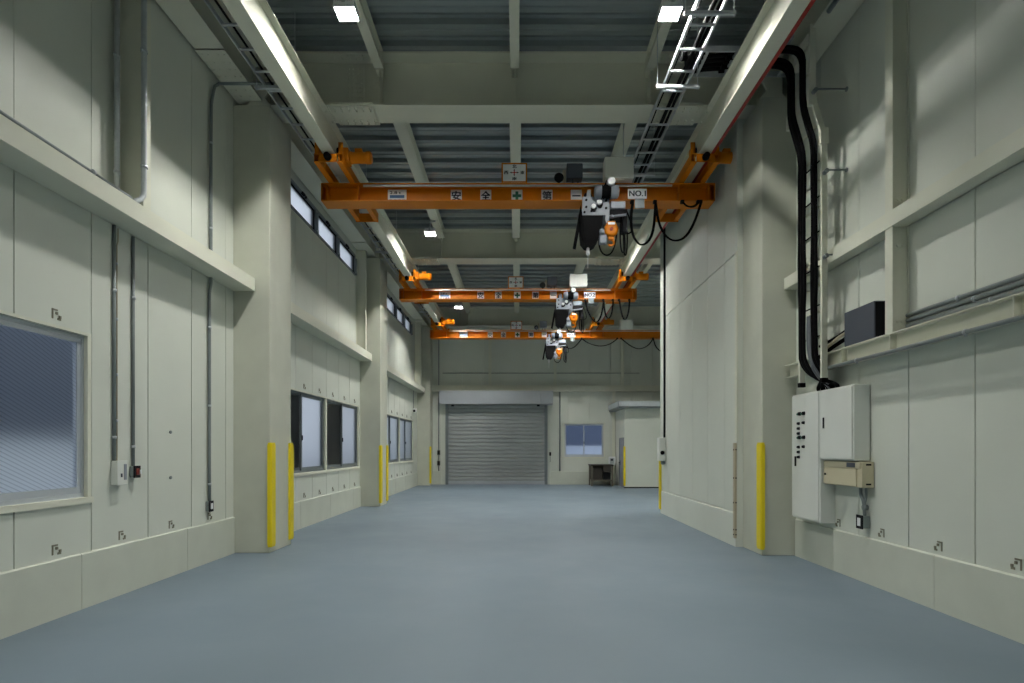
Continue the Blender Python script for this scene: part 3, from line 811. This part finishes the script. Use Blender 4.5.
festoon(cr[2], [[(1.75, 5.75), (1.95, 5.50), (2.2, 5.55), (2.5, zt)], [(2.5, zt), (2.75, 5.72), (3.2, 5.60), (3.6, 5.68), (3.9, zt)],
                [(4.05, zt), (4.4, 5.62), (4.75, 5.48), (5.1, 5.62), (5.3, zt)], [(5.3, zt), (5.4, 5.55), (5.7, 5.35), (6.1, 5.5), (6.3, zt)]],
        'black cable swagged in wide loops below crane NO.3')

# ------------------------------------------------------------------ lamps
def lamp(x, y, s, label, z=7.22):
    r = thing('high_bay_lamp', label, 'lamp', (x, y, z - .02), 'high bay lamps under the roof')
    m = MB(); m.box(x - .132, x + .132, y - .132, y + .132, z + .004, z + .03, .004)
    for a0, a1, b0, b1 in ((-.132, -.124, -.132, .132), (.124, .132, -.132, .132), (-.124, .124, -.132, -.124), (-.124, .124, .124, .132), (-.006, .006, -.124, .124)):
        m.box(x + a0, x + a1, y + b0, y + b1, z - .048, z + .004)
    for b0, b1 in ((-.006, .006),): m.box(x - .124, x - .006, y + b0, y + b1, z - .048, z + .004); m.box(x + .006, x + .124, y + b0, y + b1, z - .048, z + .004)
    for i in range(9): m.box(x - .12 + i * .03 - .004, x - .12 + i * .03 + .004, y - .13, y + .13, z + .03, z + .075)
    m.build('housing', 'white', r)
    for dx in (-.065, .065):
        for dy in (-.065, .065):
            q = MB(); q.box(x + dx - .057, x + dx + .057, y + dy - .057, y + dy + .057, z - .012, z + .002); q.build('lens', 'lens', r)
    m = MB()
    m.box(x - .02, x + .02, y - .16, y + .16, z + .085, z + .10); m.box(x - .02, x + .02, y - .16, y - .147, z - .0, z + .085); m.box(x - .02, x + .02, y + .147, y + .16, z - .0, z + .085)
    m.cyl((x, y, z + .10), (x, y, 7.50), .02, 10); m.box(min(x, x + s * .14), max(x, x + s * .14), y - .03, y + .03, 7.485, 7.518)
    m.build('mounting_bracket', 'galv', r)
for y, t in ((-.3, 'above the viewer'), (7.7, 'before crane NO.1'), (15.6, 'between cranes NO.1 and NO.2'), (22.2, 'just before crane NO.3')):
    lamp(-2.28 if 12 < y < 20 else -2.2, y, 1, 'bright high bay lamp on the window side, ' + t, 6.86 if y > 20 else 7.22)
    lamp(1.95, y, 1, 'bright high bay lamp on the cabinet side, ' + t, 6.86 if y > 20 else 7.22)

for y, t in ((16.6, 'beside the block wall'),):
    lamp(6.16, y, 1, 'bright high bay lamp of the side wing, ' + t, 6.95)

# ------------------------------------------------------------------ cable ladders
def ladder_y(x0, x1, y0, y1, z, label, hangers, cables, pitch=.45):
    r = thing('cable_tray', label, 'cable tray', ((x0 + x1) / 2, (y0 + y1) / 2, z))
    m = MB()
    for x in (x0, x1): m.box(x - .008, x + .008, y0, y1, z, z + .06)
    y = y0 + .2
    while y < y1:
        m.box(x0, x1, y - .018, y + .018, z + .005, z + .025); y += pitch
    m.build('tray', 'galv', r)
    for hy in hangers:
        q = MB(); q.box(x0 - .12, x1 + .16, hy - .02, hy + .02, z - .045, z - .005)
        for x in (x0 - .10, x1 + .14): q.cyl((x, hy, z - .07), (x, hy, ROOF - .02), .006, 8)
        q.build('hanger', 'galv', r)
    m = MB()
    for dx, rr in cables:
        n = int((y1 - y0) / .6); m.tube([(x0 + dx + random.uniform(-.008, .008), y0 + .05 + (y1 - y0 - .1) * i / n, z + .025 + rr) for i in range(n + 1)], rr, 8, 1)
    m.build('tray_cables', 'black', r)
ladder_y(2.07, 2.40, YS, 13.2, 6.74, 'galvanised cable ladder hanging along the cabinet-side lamps', (2.4, 4.1, 7.05, 8.48, 11.2), ((.22, .03), (.28, .022), (.05, .01)))
ladder_y(-3.60, -3.30, YS, 25.8, 6.74, 'galvanised cable ladder running behind the window-side runway beam', (3.2, 6.0, 8.5, 12.5, 15.6, 19, 22.5), ((.2, .026), (.1, .014)))
# side branch that brings cables from the roof ladder to the wall ladder
r = thing('cable_tray', 'short crosswise cable ladder between the roof ladder and the column', 'cable tray', (3.05, 8.5, 7.05))
m = MB()
for y in (8.2, 8.75): m.box(2.45, 3.95, y - .008, y + .008, 7.02, 7.10)
for x in (2.6, 3.0, 3.4, 3.8): m.box(x - .02, x + .02, 8.2, 8.75, 7.03, 7.05)
m.build('tray', 'galv', r)
m = MB()
for i in range(5): m.tube([(2.2, 8.1 - .05 * i, 6.85), (2.45, 8.27 + i * .1, 7.02), (2.7, 8.27 + i * .1, 7.09), (3.5, 8.27 + i * .1, 7.09)], .028, 8, 2)
m.build('tray_cables', 'black', r)

# wall-mounted cable ladder down to the cabinets
r = thing('cable_ladder', 'upright cable ladder full of black cables rising from the tall cabinet', 'cable ladder', (3.9, 7.95, 2.47))
def railpts(y, dx=0): return [(3.75 + dx, y, 7.0), (3.75 + dx, y, 6.07), (3.90 + dx, y, 5.58), (3.90 + dx, y, 2.47)]
for y in (7.65, 8.25):
    m = MB(); P = railpts(y)
    for (xa, _, za), (xb, _, zb) in zip(P, P[1:]):
        m.prism([(xa - .035, za), (xa + .035, za), (xb + .035, zb), (xb - .035, zb)], 'y', y - .022, y + .022)
    for za in (6.07, 5.58):
        xx = 3.75 if za > 6 else 3.9
        m.box(xx - .05, xx + .05, y - .028, y + .028, za - .10, za + .10)
    m.build('side_rail', 'steel', r)
    q = MB(); q.box(3.86, 3.94, y - .03, y + .03, 2.44, 2.50); q.build('rail_cap', 'black', r)
z = 2.7
while z < 6.9:
    x = 3.90 if z < 5.58 else (3.75 if z > 6.07 else 3.90 - .15 * (z - 5.58) / .49)
    m = MB(); m.box(x - .01, x + .015, 7.67, 8.23, z - .015, z + .015); m.build('rung', 'steel', r); z += .34
m = MB()
for i, (y, rr, mt) in enumerate(((7.76, .024, 0), (7.83, .03, 0), (8.06, .02, 0), (8.12, .034, 0), (8.19, .026, 0))):
    w = lambda: random.uniform(-.018, .018)
    top = [(2.9, 8.27 + i * .1, 7.05), (3.35, 8.27 + i * .1, 7.08), (3.60, (8.27 + i * .1 + y) / 2, 6.98), (3.70, y, 6.75), (3.70, y, 6.4), (3.70, y, 6.07), (3.78, y + w(), 5.8), (3.85, y, 5.55)]
    body = [(3.85, y + w(), 5.2 - .45 * k) for k in range(5)]
    end = [(3.85, y + w(), 2.95), (3.85, y - .02, 2.75), (3.92, y - .12 - .02 * i, 2.55), (4.02, 8.05 - .12 * i, 2.42), (4.04, 8.05 - .12 * i, 2.36)]
    m.tube(top + body + end, rr, 10, 2)
m.build('cables', 'black', r)
m = MB()
for i, y in enumerate((7.90, 7.96)):
    m.tube([(3.86, y, 3.35), (3.85, y, 3.0), (3.86, y - .05, 2.75), (3.92, y - .12, 2.55), (4.02, y - .2, 2.42), (4.05, y - .2, 2.36)], .03, 10, 2)
m.build('grey_cables', 'cable_grey', r)
for z in (3.05, 3.45, 3.95, 4.4, 4.85, 5.3):
    m = MB(); m.box(3.87, 3.885, 7.72, 8.22, z - .006, z + .006); m.build('cable_tie', 'black', r)
for y, z in ((7.62, 6.14), (7.62, 5.12), (7.62, 4.05)):
    x0 = 3.74 if z > 5.8 else 3.88
    m = MB(); m.cyl((x0, y - .04, z), (4.158, y - .04, z), .012, 8); m.cyl((x0 + .01, y - .075, z - .02), (x0 + .01, y - .0, z - .02), .028, 10); m.cyl((4.145, y - .04, z), (4.158, y - .04, z), .03, 10); m.build('stand_off', 'pipe', r)

# ------------------------------------------------------------------ electrical cabinets
g = thing('electrical_cabinet', 'tall cream electrical cabinet with rows of push buttons beside the column', 'electrical cabinet', (4.0, 8.25, .62))
m = MB(); m.box(3.962, 4.155, 7.86, 8.66, .62, 2.36, .006); m.build('body', 'cabinet', g)
m = MB(); m.box(3.945, 3.962, 7.885, 8.64, .64, 2.34, .003); dr = m.build('door', 'cabinet', g)
m = MB(); m.box(3.93, 3.945, 8.50, 8.535, 1.35, 1.49, .004); m.build('door_handle', 'charcoal', dr)
def button(y, z, rr, c):
    q = MB(); q.lathe([(0, rr * 1.25), (.008, rr * 1.25), (.009, rr), (.03, rr), (.033, rr * .8)], (3.945, y, z), (3.0, y, z), 14); q.build('push_button', c, dr)
for z in (2.08, 1.75):
    for y in (8.42, 8.30): button(y, z, .016, 'green'); button(y - .035, z + .005, .022, 'charcoal')
    button(8.415, z - .13, .018, 'charcoal'); button(8.27, z - .125, .018, 'charcoal'); button(8.415, z - .20, .018, 'charcoal'); button(8.415, z - .27, .018, 'charcoal')
g = thing('electrical_cabinet', 'square cream electrical cabinet mounted above the beige terminal box', 'electrical cabinet', (4.0, 7.47, 1.455))
m = MB(); m.box(3.967, 4.155, 7.08, 7.855, 1.455, 2.36, .006); m.build('body', 'cabinet', g)
m = MB(); m.box(3.95, 3.967, 7.105, 7.835, 1.475, 2.34, .003); dr = m.build('door', 'cabinet', g)
m = MB(); m.box(3.938, 3.95, 7.735, 7.765, 1.86, 2.0, .004); m.build('door_handle', 'charcoal', dr)
g = thing('terminal_box', 'small beige terminal box hung below the square cabinet', 'terminal box', (4.05, 7.4, 1.14))
m = MB(); m.box(4.015, 4.155, 7.0, 7.852, 1.14, 1.445, .005); m.build('body', 'beige', g)
m = MB(); m.box(3.998, 4.015, 7.10, 7.850, 1.15, 1.36, .003); lid = m.build('cover', 'beige', g)
m = MB(); m.box(4.0, 4.015, 7.02, 7.850, 1.365, 1.44, .003); m.build('top_cover', 'beige', g)
m = MB(); m.box(3.996, 4.0, 7.12, 7.30, 1.375, 1.43); m.build('name_label', 'slate', g)
m = MB(); m.cyl((3.998, 7.80, 1.27), (3.985, 7.80, 1.27), .014, 10); m.build('cover_screw', 'charcoal', lid)
m = MB()
for z in (1.17, 1.40): m.box(4.06, 4.12, 6.995, 7.0, z, z + .02)
m.build('vent_slots', 'charcoal', g)
g = thing('power_outlet', 'dark grey outlet box low on the wall below the beige terminal box', 'power outlet', (4.12, 7.12, .66))
m = MB(); m.box(4.07, 4.158, 7.08, 7.20, .655, .80, .008); m.build('outlet_box', 'pipe', g)
m = MB(); m.box(4.058, 4.07, 7.07, 7.21, .645, .81, .006); pl = m.build('cover_plate', 'charcoal', g)
m = MB(); m.box(4.052, 4.058, 7.11, 7.17, .68, .775, .002); m.build('socket', 'white', pl)
m = MB(); m.tube([(4.10, 7.18, 1.14), (4.10, 7.18, 1.05), (4.11, 7.13, .97), (4.12, 7.13, .8)], .02, 10, 2); m.tube([(4.12, 7.10, 1.14), (4.12, 7.10, 1.02), (4.12, 7.13, .94), (4.12, 7.14, .8)], .014, 10, 2); m.cyl((4.10, 7.13, .90), (4.15, 7.13, .90), .035, 10); m.build('cable', 'pipe', g)

g = thing('equipment_box', 'slate grey box sitting on the lower rail beside the wall post', 'equipment box', (4.06, 7.02, 2.84))
m = MB(); m.box(3.985, 4.13, 6.71, 7.33, 2.84, 3.255, .008); m.build('case', 'slate', g)
m = MB(); m.box(3.995, 4.13, 6.702, 6.71, 2.855, 3.24, .002); m.build('end_cover', 'charcoal', g)
m = MB(); m.tube([(4.08, 7.33, 3.0), (4.08, 7.5, 2.96), (4.05, 7.75, 2.9), (3.98, 7.95, 2.8)], .025, 10, 2); m.tube([(4.06, 7.33, 3.08), (4.06, 7.6, 3.02), (4.0, 7.95, 2.95)], .02, 10, 2); m.build('cables', 'black', g)
m = MB(); m.tube([(4.04, 7.33, 3.03), (4.02, 7.5, 3.0), (4.0, 7.8, 2.9)], .02, 10, 2); m.build('pale_cable', 'tan', g)

# ------------------------------------------------------------------ pipes and small electrics
def pipe(pts, rr, label, material='pipe', clamps=(), sm=1, name='conduit', n=12):
    p0 = Vector(pts[0])
    r = thing(name, label, 'conduit', pts[-1])
    m = MB(); m.tube(pts, rr, n, sm); m.build('pipe', material, r)
    for c, d_ in clamps:
        q = MB(); q.lathe([(0, rr * 1.25), (.03, rr * 1.25)], tuple(Vector(c) - Vector(d_) * .015), tuple(Vector(c) + Vector(d_)), 12)
        q.build('clamp', 'galv', r)
        q = MB(); v = Vector(d_)
        s = -1 if c[0] < 0 else 1
        q.cyl((c[0], c[1] - rr * 1.9, c[2]), (c[0], c[1] + rr * 1.2, c[2]), .012, 8) if v.z else q.cyl((c[0], c[1], c[2] - rr * 1.9), (c[0], c[1], c[2] + rr), .012, 8)
        q.build('clamp_screw', 'galv', r)
    return r
Zv = (0, 0, 1); Yv = (0, 1, 0)
pipe([(-4.342, 6.45, 4.0), (-4.342, 6.45, 1.47)], .018, 'grey conduit down the wall to the pale switch box', 'pipe', [((-4.338, 6.45, 3.3), Zv), ((-4.338, 6.45, 1.72), Zv)], 0)
pipe([(-4.342, 6.77, 3.99), (-4.342, 6.77, 1.40)], .018, 'grey conduit down the wall to the red-faced switch', 'pipe', [((-4.338, 6.77, 3.3), Zv), ((-4.338, 6.77, 1.62), Zv)], 0)
pipe([(-4.345, 6.52, 3.99), (-4.345, 6.52, 3.85), (-4.345, 6.50, 3.8), (-4.345, 6.50, 1.47)], .007, 'thin tan cable beside the conduit of the pale switch box', 'tan', [((-4.345, 6.50, z), Zv) for z in (3.6, 3.0, 2.4, 1.9)], 0, 'wall_cable', 8)
pipe([(-3.48, 8.55, 6.80), (-4.1, 8.55, 6.80), (-4.31, 8.55, 6.80), (-4.325, 8.5, 6.62), (-4.325, 8.45, 6.4), (-4.325, 8.45, 4.3), (-4.325, 8.45, 3.99), (-4.325, 8.45, 3.92), (-4.33, 8.42, 3.8), (-4.33, 8.42, 3.7), (-4.33, 8.42, .86)], .022, 'long grey conduit dropping beside the first window-side column to a low outlet', 'pipe', [((-4.33, 8.42, z), Zv) for z in (3.3, 2.2, 1.1)] + [((-4.325, 8.45, z), Zv) for z in (5.9, 4.7)], 1)
pipe([(-4.29, 6.42, 6.9), (-4.29, 6.42, 4.20)], .026, 'bright galvanised pipe on the wall side of the post above the rail', 'galv', [((-4.29, 6.42, 4.55), Zv), ((-4.29, 6.42, 5.8), Zv)], 0)
pipe([(-4.05, 6.50, 6.9), (-4.05, 6.50, 4.42), (-4.05, 6.48, 4.30), (-4.09, 6.38, 4.22)], .028, 'bright galvanised pipe in front of the wall post bending onto the rail', 'galv', [((-4.05, 6.50, 4.65), Zv), ((-4.05, 6.50, 5.9), Zv)], 1)
pipe([(-4.035, YS + .1, 4.225), (-4.035, 6.25, 4.225), (-4.10, 6.36, 4.21)], .02, 'dark conduit lying along the top edge of the window-wall rail', 'pipe', [((-4.035, y, 4.225), Yv) for y in (2.8, 5.7)], 1)
for i, (z, t) in enumerate(((3.01, 'uppermost'), (2.955, 'middle'), (2.90, 'lowest'))):
    pipe([(4.128, YS + .1, z), (4.128, 6.36, z)], .022, '%s of three grey conduits above the lower rail of the cabinet wall' % t, 'pipe', [((4.128, 5.62 - .2 * i, z), Yv)], 0)
pipe([(3.955, YS + .1, 2.63), (3.955, 7.9, 2.63)], .021, 'grey conduit clipped under the lower rail of the cabinet wall', 'pipe', [((3.955, y, 2.63), Yv) for y in (5.3, 7.0, 7.8)], 0)
pipe([(3.78, YS + .1, 6.92), (3.78, 7.3, 6.92)], .03, 'grey conduit under the eaves girder of the cabinet wall', 'pipe', [((3.78, 7.0, 6.92), Yv)], 0)

def outlet(y, z0, z1, d_, name, label, cat, body, face, extra=None, w=.11):
    g = thing(name, label, cat, (XL, y, z0))
    m = MB(); m.box(XL, XL + d_, y - w / 2, y + w / 2, z0, z1, .006); m.build('box', body, g)
    m = MB(); m.box(XL + d_, XL + d_ + .012, y - w / 2 - .008, y + w / 2 + .008, z0 - .006, z1 + .006, .004); p = m.build('cover_plate', face, g)
    if extra:
        m = MB(); m.box(XL + d_ + .012, XL + d_ + .02, y - w * .28, y + w * .28, z0 + (z1 - z0) * .22, z1 - (z1 - z0) * .2, .003); m.build(*extra, p)
    return g
g = outlet(6.50, 1.21, 1.465, .065, 'switch_box', 'pale grey switch box on the wall beside the wire-glass window', 'switch box', 'cabinet', 'cabinet', None, .15)
m = MB(); m.box(XL + .077, XL + .084, 6.47, 6.49, 1.29, 1.33); m.build('toggle', 'slate', g)
m = MB(); m.box(XL + .077, XL + .082, 6.52, 6.565, 1.26, 1.43, .002); m.build('side_flap', 'light_grey', g)
g = outlet(6.78, 1.275, 1.40, .05, 'switch_box', 'dark switch with a red and white face beside the pale switch box', 'switch box', 'pipe', 'charcoal', ('rocker', 'dred'), .10)
m = MB(); m.box(XL + .082, XL + .09, 6.785, 6.815, 1.31, 1.36, .002); m.build('indicator', 'white', g)
outlet(8.42, .72, .86, .05, 'power_outlet', 'dark low power outlet beside the first window-side column', 'power outlet', 'pipe', 'charcoal', ('socket', 'white'), .10)

g = thing('wall_sensor', 'small white wall sensor above the far windows near the corner column', 'sensor', (-4.3, 24.9, 3.1))
m = MB(); m.box(-4.36, -4.22, 24.84, 24.96, 3.12, 3.27, .012); m.build('case', 'white', g)
m = MB(); m.lathe([(0, .045), (.02, .05), (.05, .03)], (-4.29, 24.84, 3.16), (-4.29, 24.0, 3.16), 14); m.build('lens_cap', 'charcoal', g)
m = MB(); m.cyl((-4.34, 24.9, 3.27), (-4.34, 24.9, 4.0), .012, 8); m.build('cable', 'pipe', g)

# end wall and block wall services
pipe([(-3.52, YB - .02, 6.6), (-3.52, YB - .022, .60)], .022, 'dark conduit down the end wall beside the corner column', 'pipe', [], 0)
for z, t in ((1.32, 'upper'), (.85, 'lower')):
    g = thing('switch_box', '%s small dark switch box between the corner column and the shutter' % t, 'switch box', (-3.52, YB, z))
    m = MB(); m.box(-3.58, -3.46, YB - .09, YB, z, z + .2, .006); m.build('box', 'brown', g); m = MB(); m.box(-3.55, -3.49, YB - .10, YB - .09, z + .04, z + .16); m.build('cover_plate', 'charcoal', g)
pipe([(1.86, YB - .031, 4.12), (1.86, YB - .031, .592)], .03, 'grey conduit down the end wall between shutter and window', 'pipe', [], 0)
g = thing('switch_box', 'small dark pull switch just beside the shutter guide rail', 'switch box', (1.43, YB, 1.15))
m = MB(); m.box(1.39, 1.47, YB - .09, YB, 1.28, 1.44, .006); m.build('box', 'charcoal', g); m = MB(); m.cyl((1.43, YB - .06, 1.28), (1.43, YB - .06, 1.0), .008, 6); m.build('pull_cord', 'charcoal', g)
pipe([(-3.35, YB - .03, 4.95), (5.4, YB - .03, 4.95)], .016, 'thin horizontal conduit across the end wall above the rail', 'pipe', [], 0)
pipe([(3.54, 14.5, 6.95), (3.54, 14.5, 1.86)], .026, 'dark vertical conduit at the far edge of the block wall', 'charcoal', [], 0)
g = thing('control_station', 'white control box with a black button at the far edge of the block wall', 'control box', (3.46, 14.55, 1.3))
m = MB(); m.box(3.40, 3.555, 14.42, 14.68, 1.30, 1.86, .01); m.build('box', 'cabinet', g)
m = MB(); m.lathe([(0, .05), (.02, .05), (.03, .035)], (3.47, 14.42, 1.50), (3.47, 14.0, 1.50), 14); m.build('push_button', 'black', g)
m = MB(); m.lathe([(0, .05), (.06, .05), (.09, .03)], (3.50, 14.5, 1.30), (3.50, 14.5, 0), 14); m.build('cable_gland', 'pipe', g)
g = thing('cable_cover', 'tan vertical cable cover with screws on the edge of the block wall', 'cable cover', (3.53, 9.76, .15))
m = MB(); m.box(3.515, 3.555, 9.745, 9.82, .14, 1.69, .006); m.build('channel', 'tan', g)
for z in (.2, .28, .72, 1.12, 1.58): m = MB(); m.cyl((3.54, 9.745, z), (3.54, 9.738, z), .012, 8); m.cyl((3.515, 9.77, z), (3.506, 9.77, z), .012, 8); m.build('screw', 'charcoal', g)
g = thing('control_unit', 'small white control unit on the pale post above the bench', 'control box', (SX - .1, 26.4, .85))
m = MB(); m.box(SX - .33, SX - .03, 26.30, 26.49, .86, 1.24, .01); m.build('box', 'white', g)
m = MB(); m.box(SX - .29, SX - .10, 26.29, 26.30, .93, 1.18, .004); m.build('window_panel', 'alu_light', g)
m = MB(); m.box(SX - .26, SX - .15, 26.283, 26.29, 1.06, 1.15); m.build('display', 'slate', g)

# ------------------------------------------------------------------ bench at the end wall
g = thing('work_bench', 'dark steel work bench with a lower shelf below the end wall window', 'work bench', (3.55, 25.75, 0))
bx0, bx1, by0, by1 = 3.08, 4.05, 25.4, 26.3
m = MB(); m.box(bx0, bx1, by0, by1, .86, .92, .008); m.build('tabletop', 'brown', g)
for x in (bx0 + .02, bx1 - .08):
    for y in (by0 + .02, by1 - .08):
        q = MB(); q.box(x, x + .06, y, y + .06, .02, .86); q.box(x - .01, x + .07, y - .01, y + .07, 0, .02); q.build('leg', 'brown_light', g)
m = MB(); m.box(bx0 + .08, bx1 - .08, by0 + .02, by1 - .02, .22, .27); m.build('lower_shelf', 'brown_light', g)
m = MB(); m.box(bx0 + .08, bx1 - .08, by1 - .03, by1 - .02, .27, .86); m.build('back_sheet', 'brown', g)
m = MB(); m.box(bx0 + .52, bx1 - .10, by0 + .04, by1 - .1, .60, .86, .006); dr = m.build('drawer_unit', 'brown', g)
m = MB(); m.box(bx0 + .54, bx1 - .12, by0 + .02, by0 + .04, .62, .84, .004); d2 = m.build('drawer', 'brown', dr)
m = MB(); m.box(bx0 + .60, bx0 + .80, by0 - .005, by0 + .02, .60, .625); m.build('drawer_pull', 'brown_light', dr)
for x0, x1, h, t, c in ((bx0 + .12, bx0 + .50, .50, 'brown crate on the bench shelf at the shutter end', 'brown'), (bx0 + .54, bx1 - .11, .31, 'dark crate on the bench shelf at the corner room end', 'charcoal')):
    k = MB(); k.box(x0, x1, by0 + .10, by1 - .2, .27, .29); k.box(x0, x1, by0 + .10, by0 + .115, .29, .27 + h); k.box(x0, x1, by1 - .215, by1 - .2, .29, .27 + h); k.box(x0, x0 + .015, by0 + .115, by1 - .215, .29, .27 + h); k.box(x1 - .015, x1, by0 + .115, by1 - .215, .29, .27 + h)
    k.box(x0 - .008, x1 + .008, by0 + .092, by0 + .10, .27 + h - .04, .27 + h)
    tag(k.build('crate', c), t, 'crate')

# ------------------------------------------------------------------ yellow corner guards
def guard(x, y, sx, sy, label):
    """x, y: column corner; sx, sy point from the corner along the two faces"""
    t = .035; L = .125; F = .03
    ox, oy = x - sx * t, y - sy * t
    c = .012
    out = [(ox + sx * c, oy), (x + sx * F, oy), (x + sx * F, y), (x, y), (x, y + sy * L), (ox, y + sy * L), (ox, oy + sy * c)]
    r = thing('corner_guard', label, 'corner guard', (x, y, .09), 'yellow corner guards')
    m = MB(); m.prism(out, 'z', .12, 1.66); m.build('pad', 'yellow', r)
    for z0, z1 in ((.09, .12), (1.66, 1.69)):
        s = .006
        oc = [(ox + sx * (c + s), oy + sy * s), (x + sx * (F - s), oy + sy * s), (x + sx * (F - s), y), (x, y), (x, y + sy * (L - s)), (ox + sx * s, y + sy * (L - s)), (ox + sx * s, oy + sy * (c + s))]
        m = MB(); m.prism(oc, 'z', z0, z1); m.build('end_cap', 'yellow', r)
e = .001
guard(-3.797 + e, 9.19 - e, -1, 1, 'yellow corner guard on the near edge of the first window-side column')
guard(-3.797 + e, 10.04 + e, -1, -1, 'yellow corner guard on the far edge of the first window-side column')
guard(-3.797 + e, 16.55 - e, -1, 1, 'yellow corner guard on the near edge of the second window-side column')
guard(-3.797 + e, 17.40 + e, -1, -1, 'yellow corner guard on the far edge of the second window-side column')
guard(-3.797 + e, 25.95 - e, -1, 1, 'yellow corner guard on the corner column by the shutter')
guard(3.65 - e, 8.97 - e, 1, 1, 'yellow corner guard on the column next to the tall electrical cabinet')
guard(3.56 - e, 15.0 + e, 1, -1, 'yellow corner guard on the far edge of the block wall')
guard(SX - e, SY - e, 1, 1, 'yellow corner guard on the corner room beside its door')

# ------------------------------------------------------------------ sky, camera, exposure
w = bpy.data.worlds.new('evening_sky'); S.world = w; w.use_nodes = True
bg = w.node_tree.nodes['Background']; bg.inputs['Color'].default_value = (.80, .88, 1.0, 1); bg.inputs['Strength'].default_value = 1.55

cam = bpy.data.cameras.new('camera'); co = bpy.data.objects.new('camera', cam); COL.objects.link(co)
co.location = (0, 0, 1.6); co.rotation_euler = (PI / 2, 0, 0)
cam.sensor_width = 36; cam.lens = 600 / 1024 * 36
cam.shift_y = (448.5 - 341.5) / 1024; cam.shift_x = -(518 - 512) / 1024
cam.clip_start = .05
S.camera = co
S.view_settings.view_transform = 'Standard'; S.view_settings.look = 'None'
S.view_settings.exposure = 0.0; S.view_settings.gamma = 1.0
S.view_settings.use_curve_mapping = False
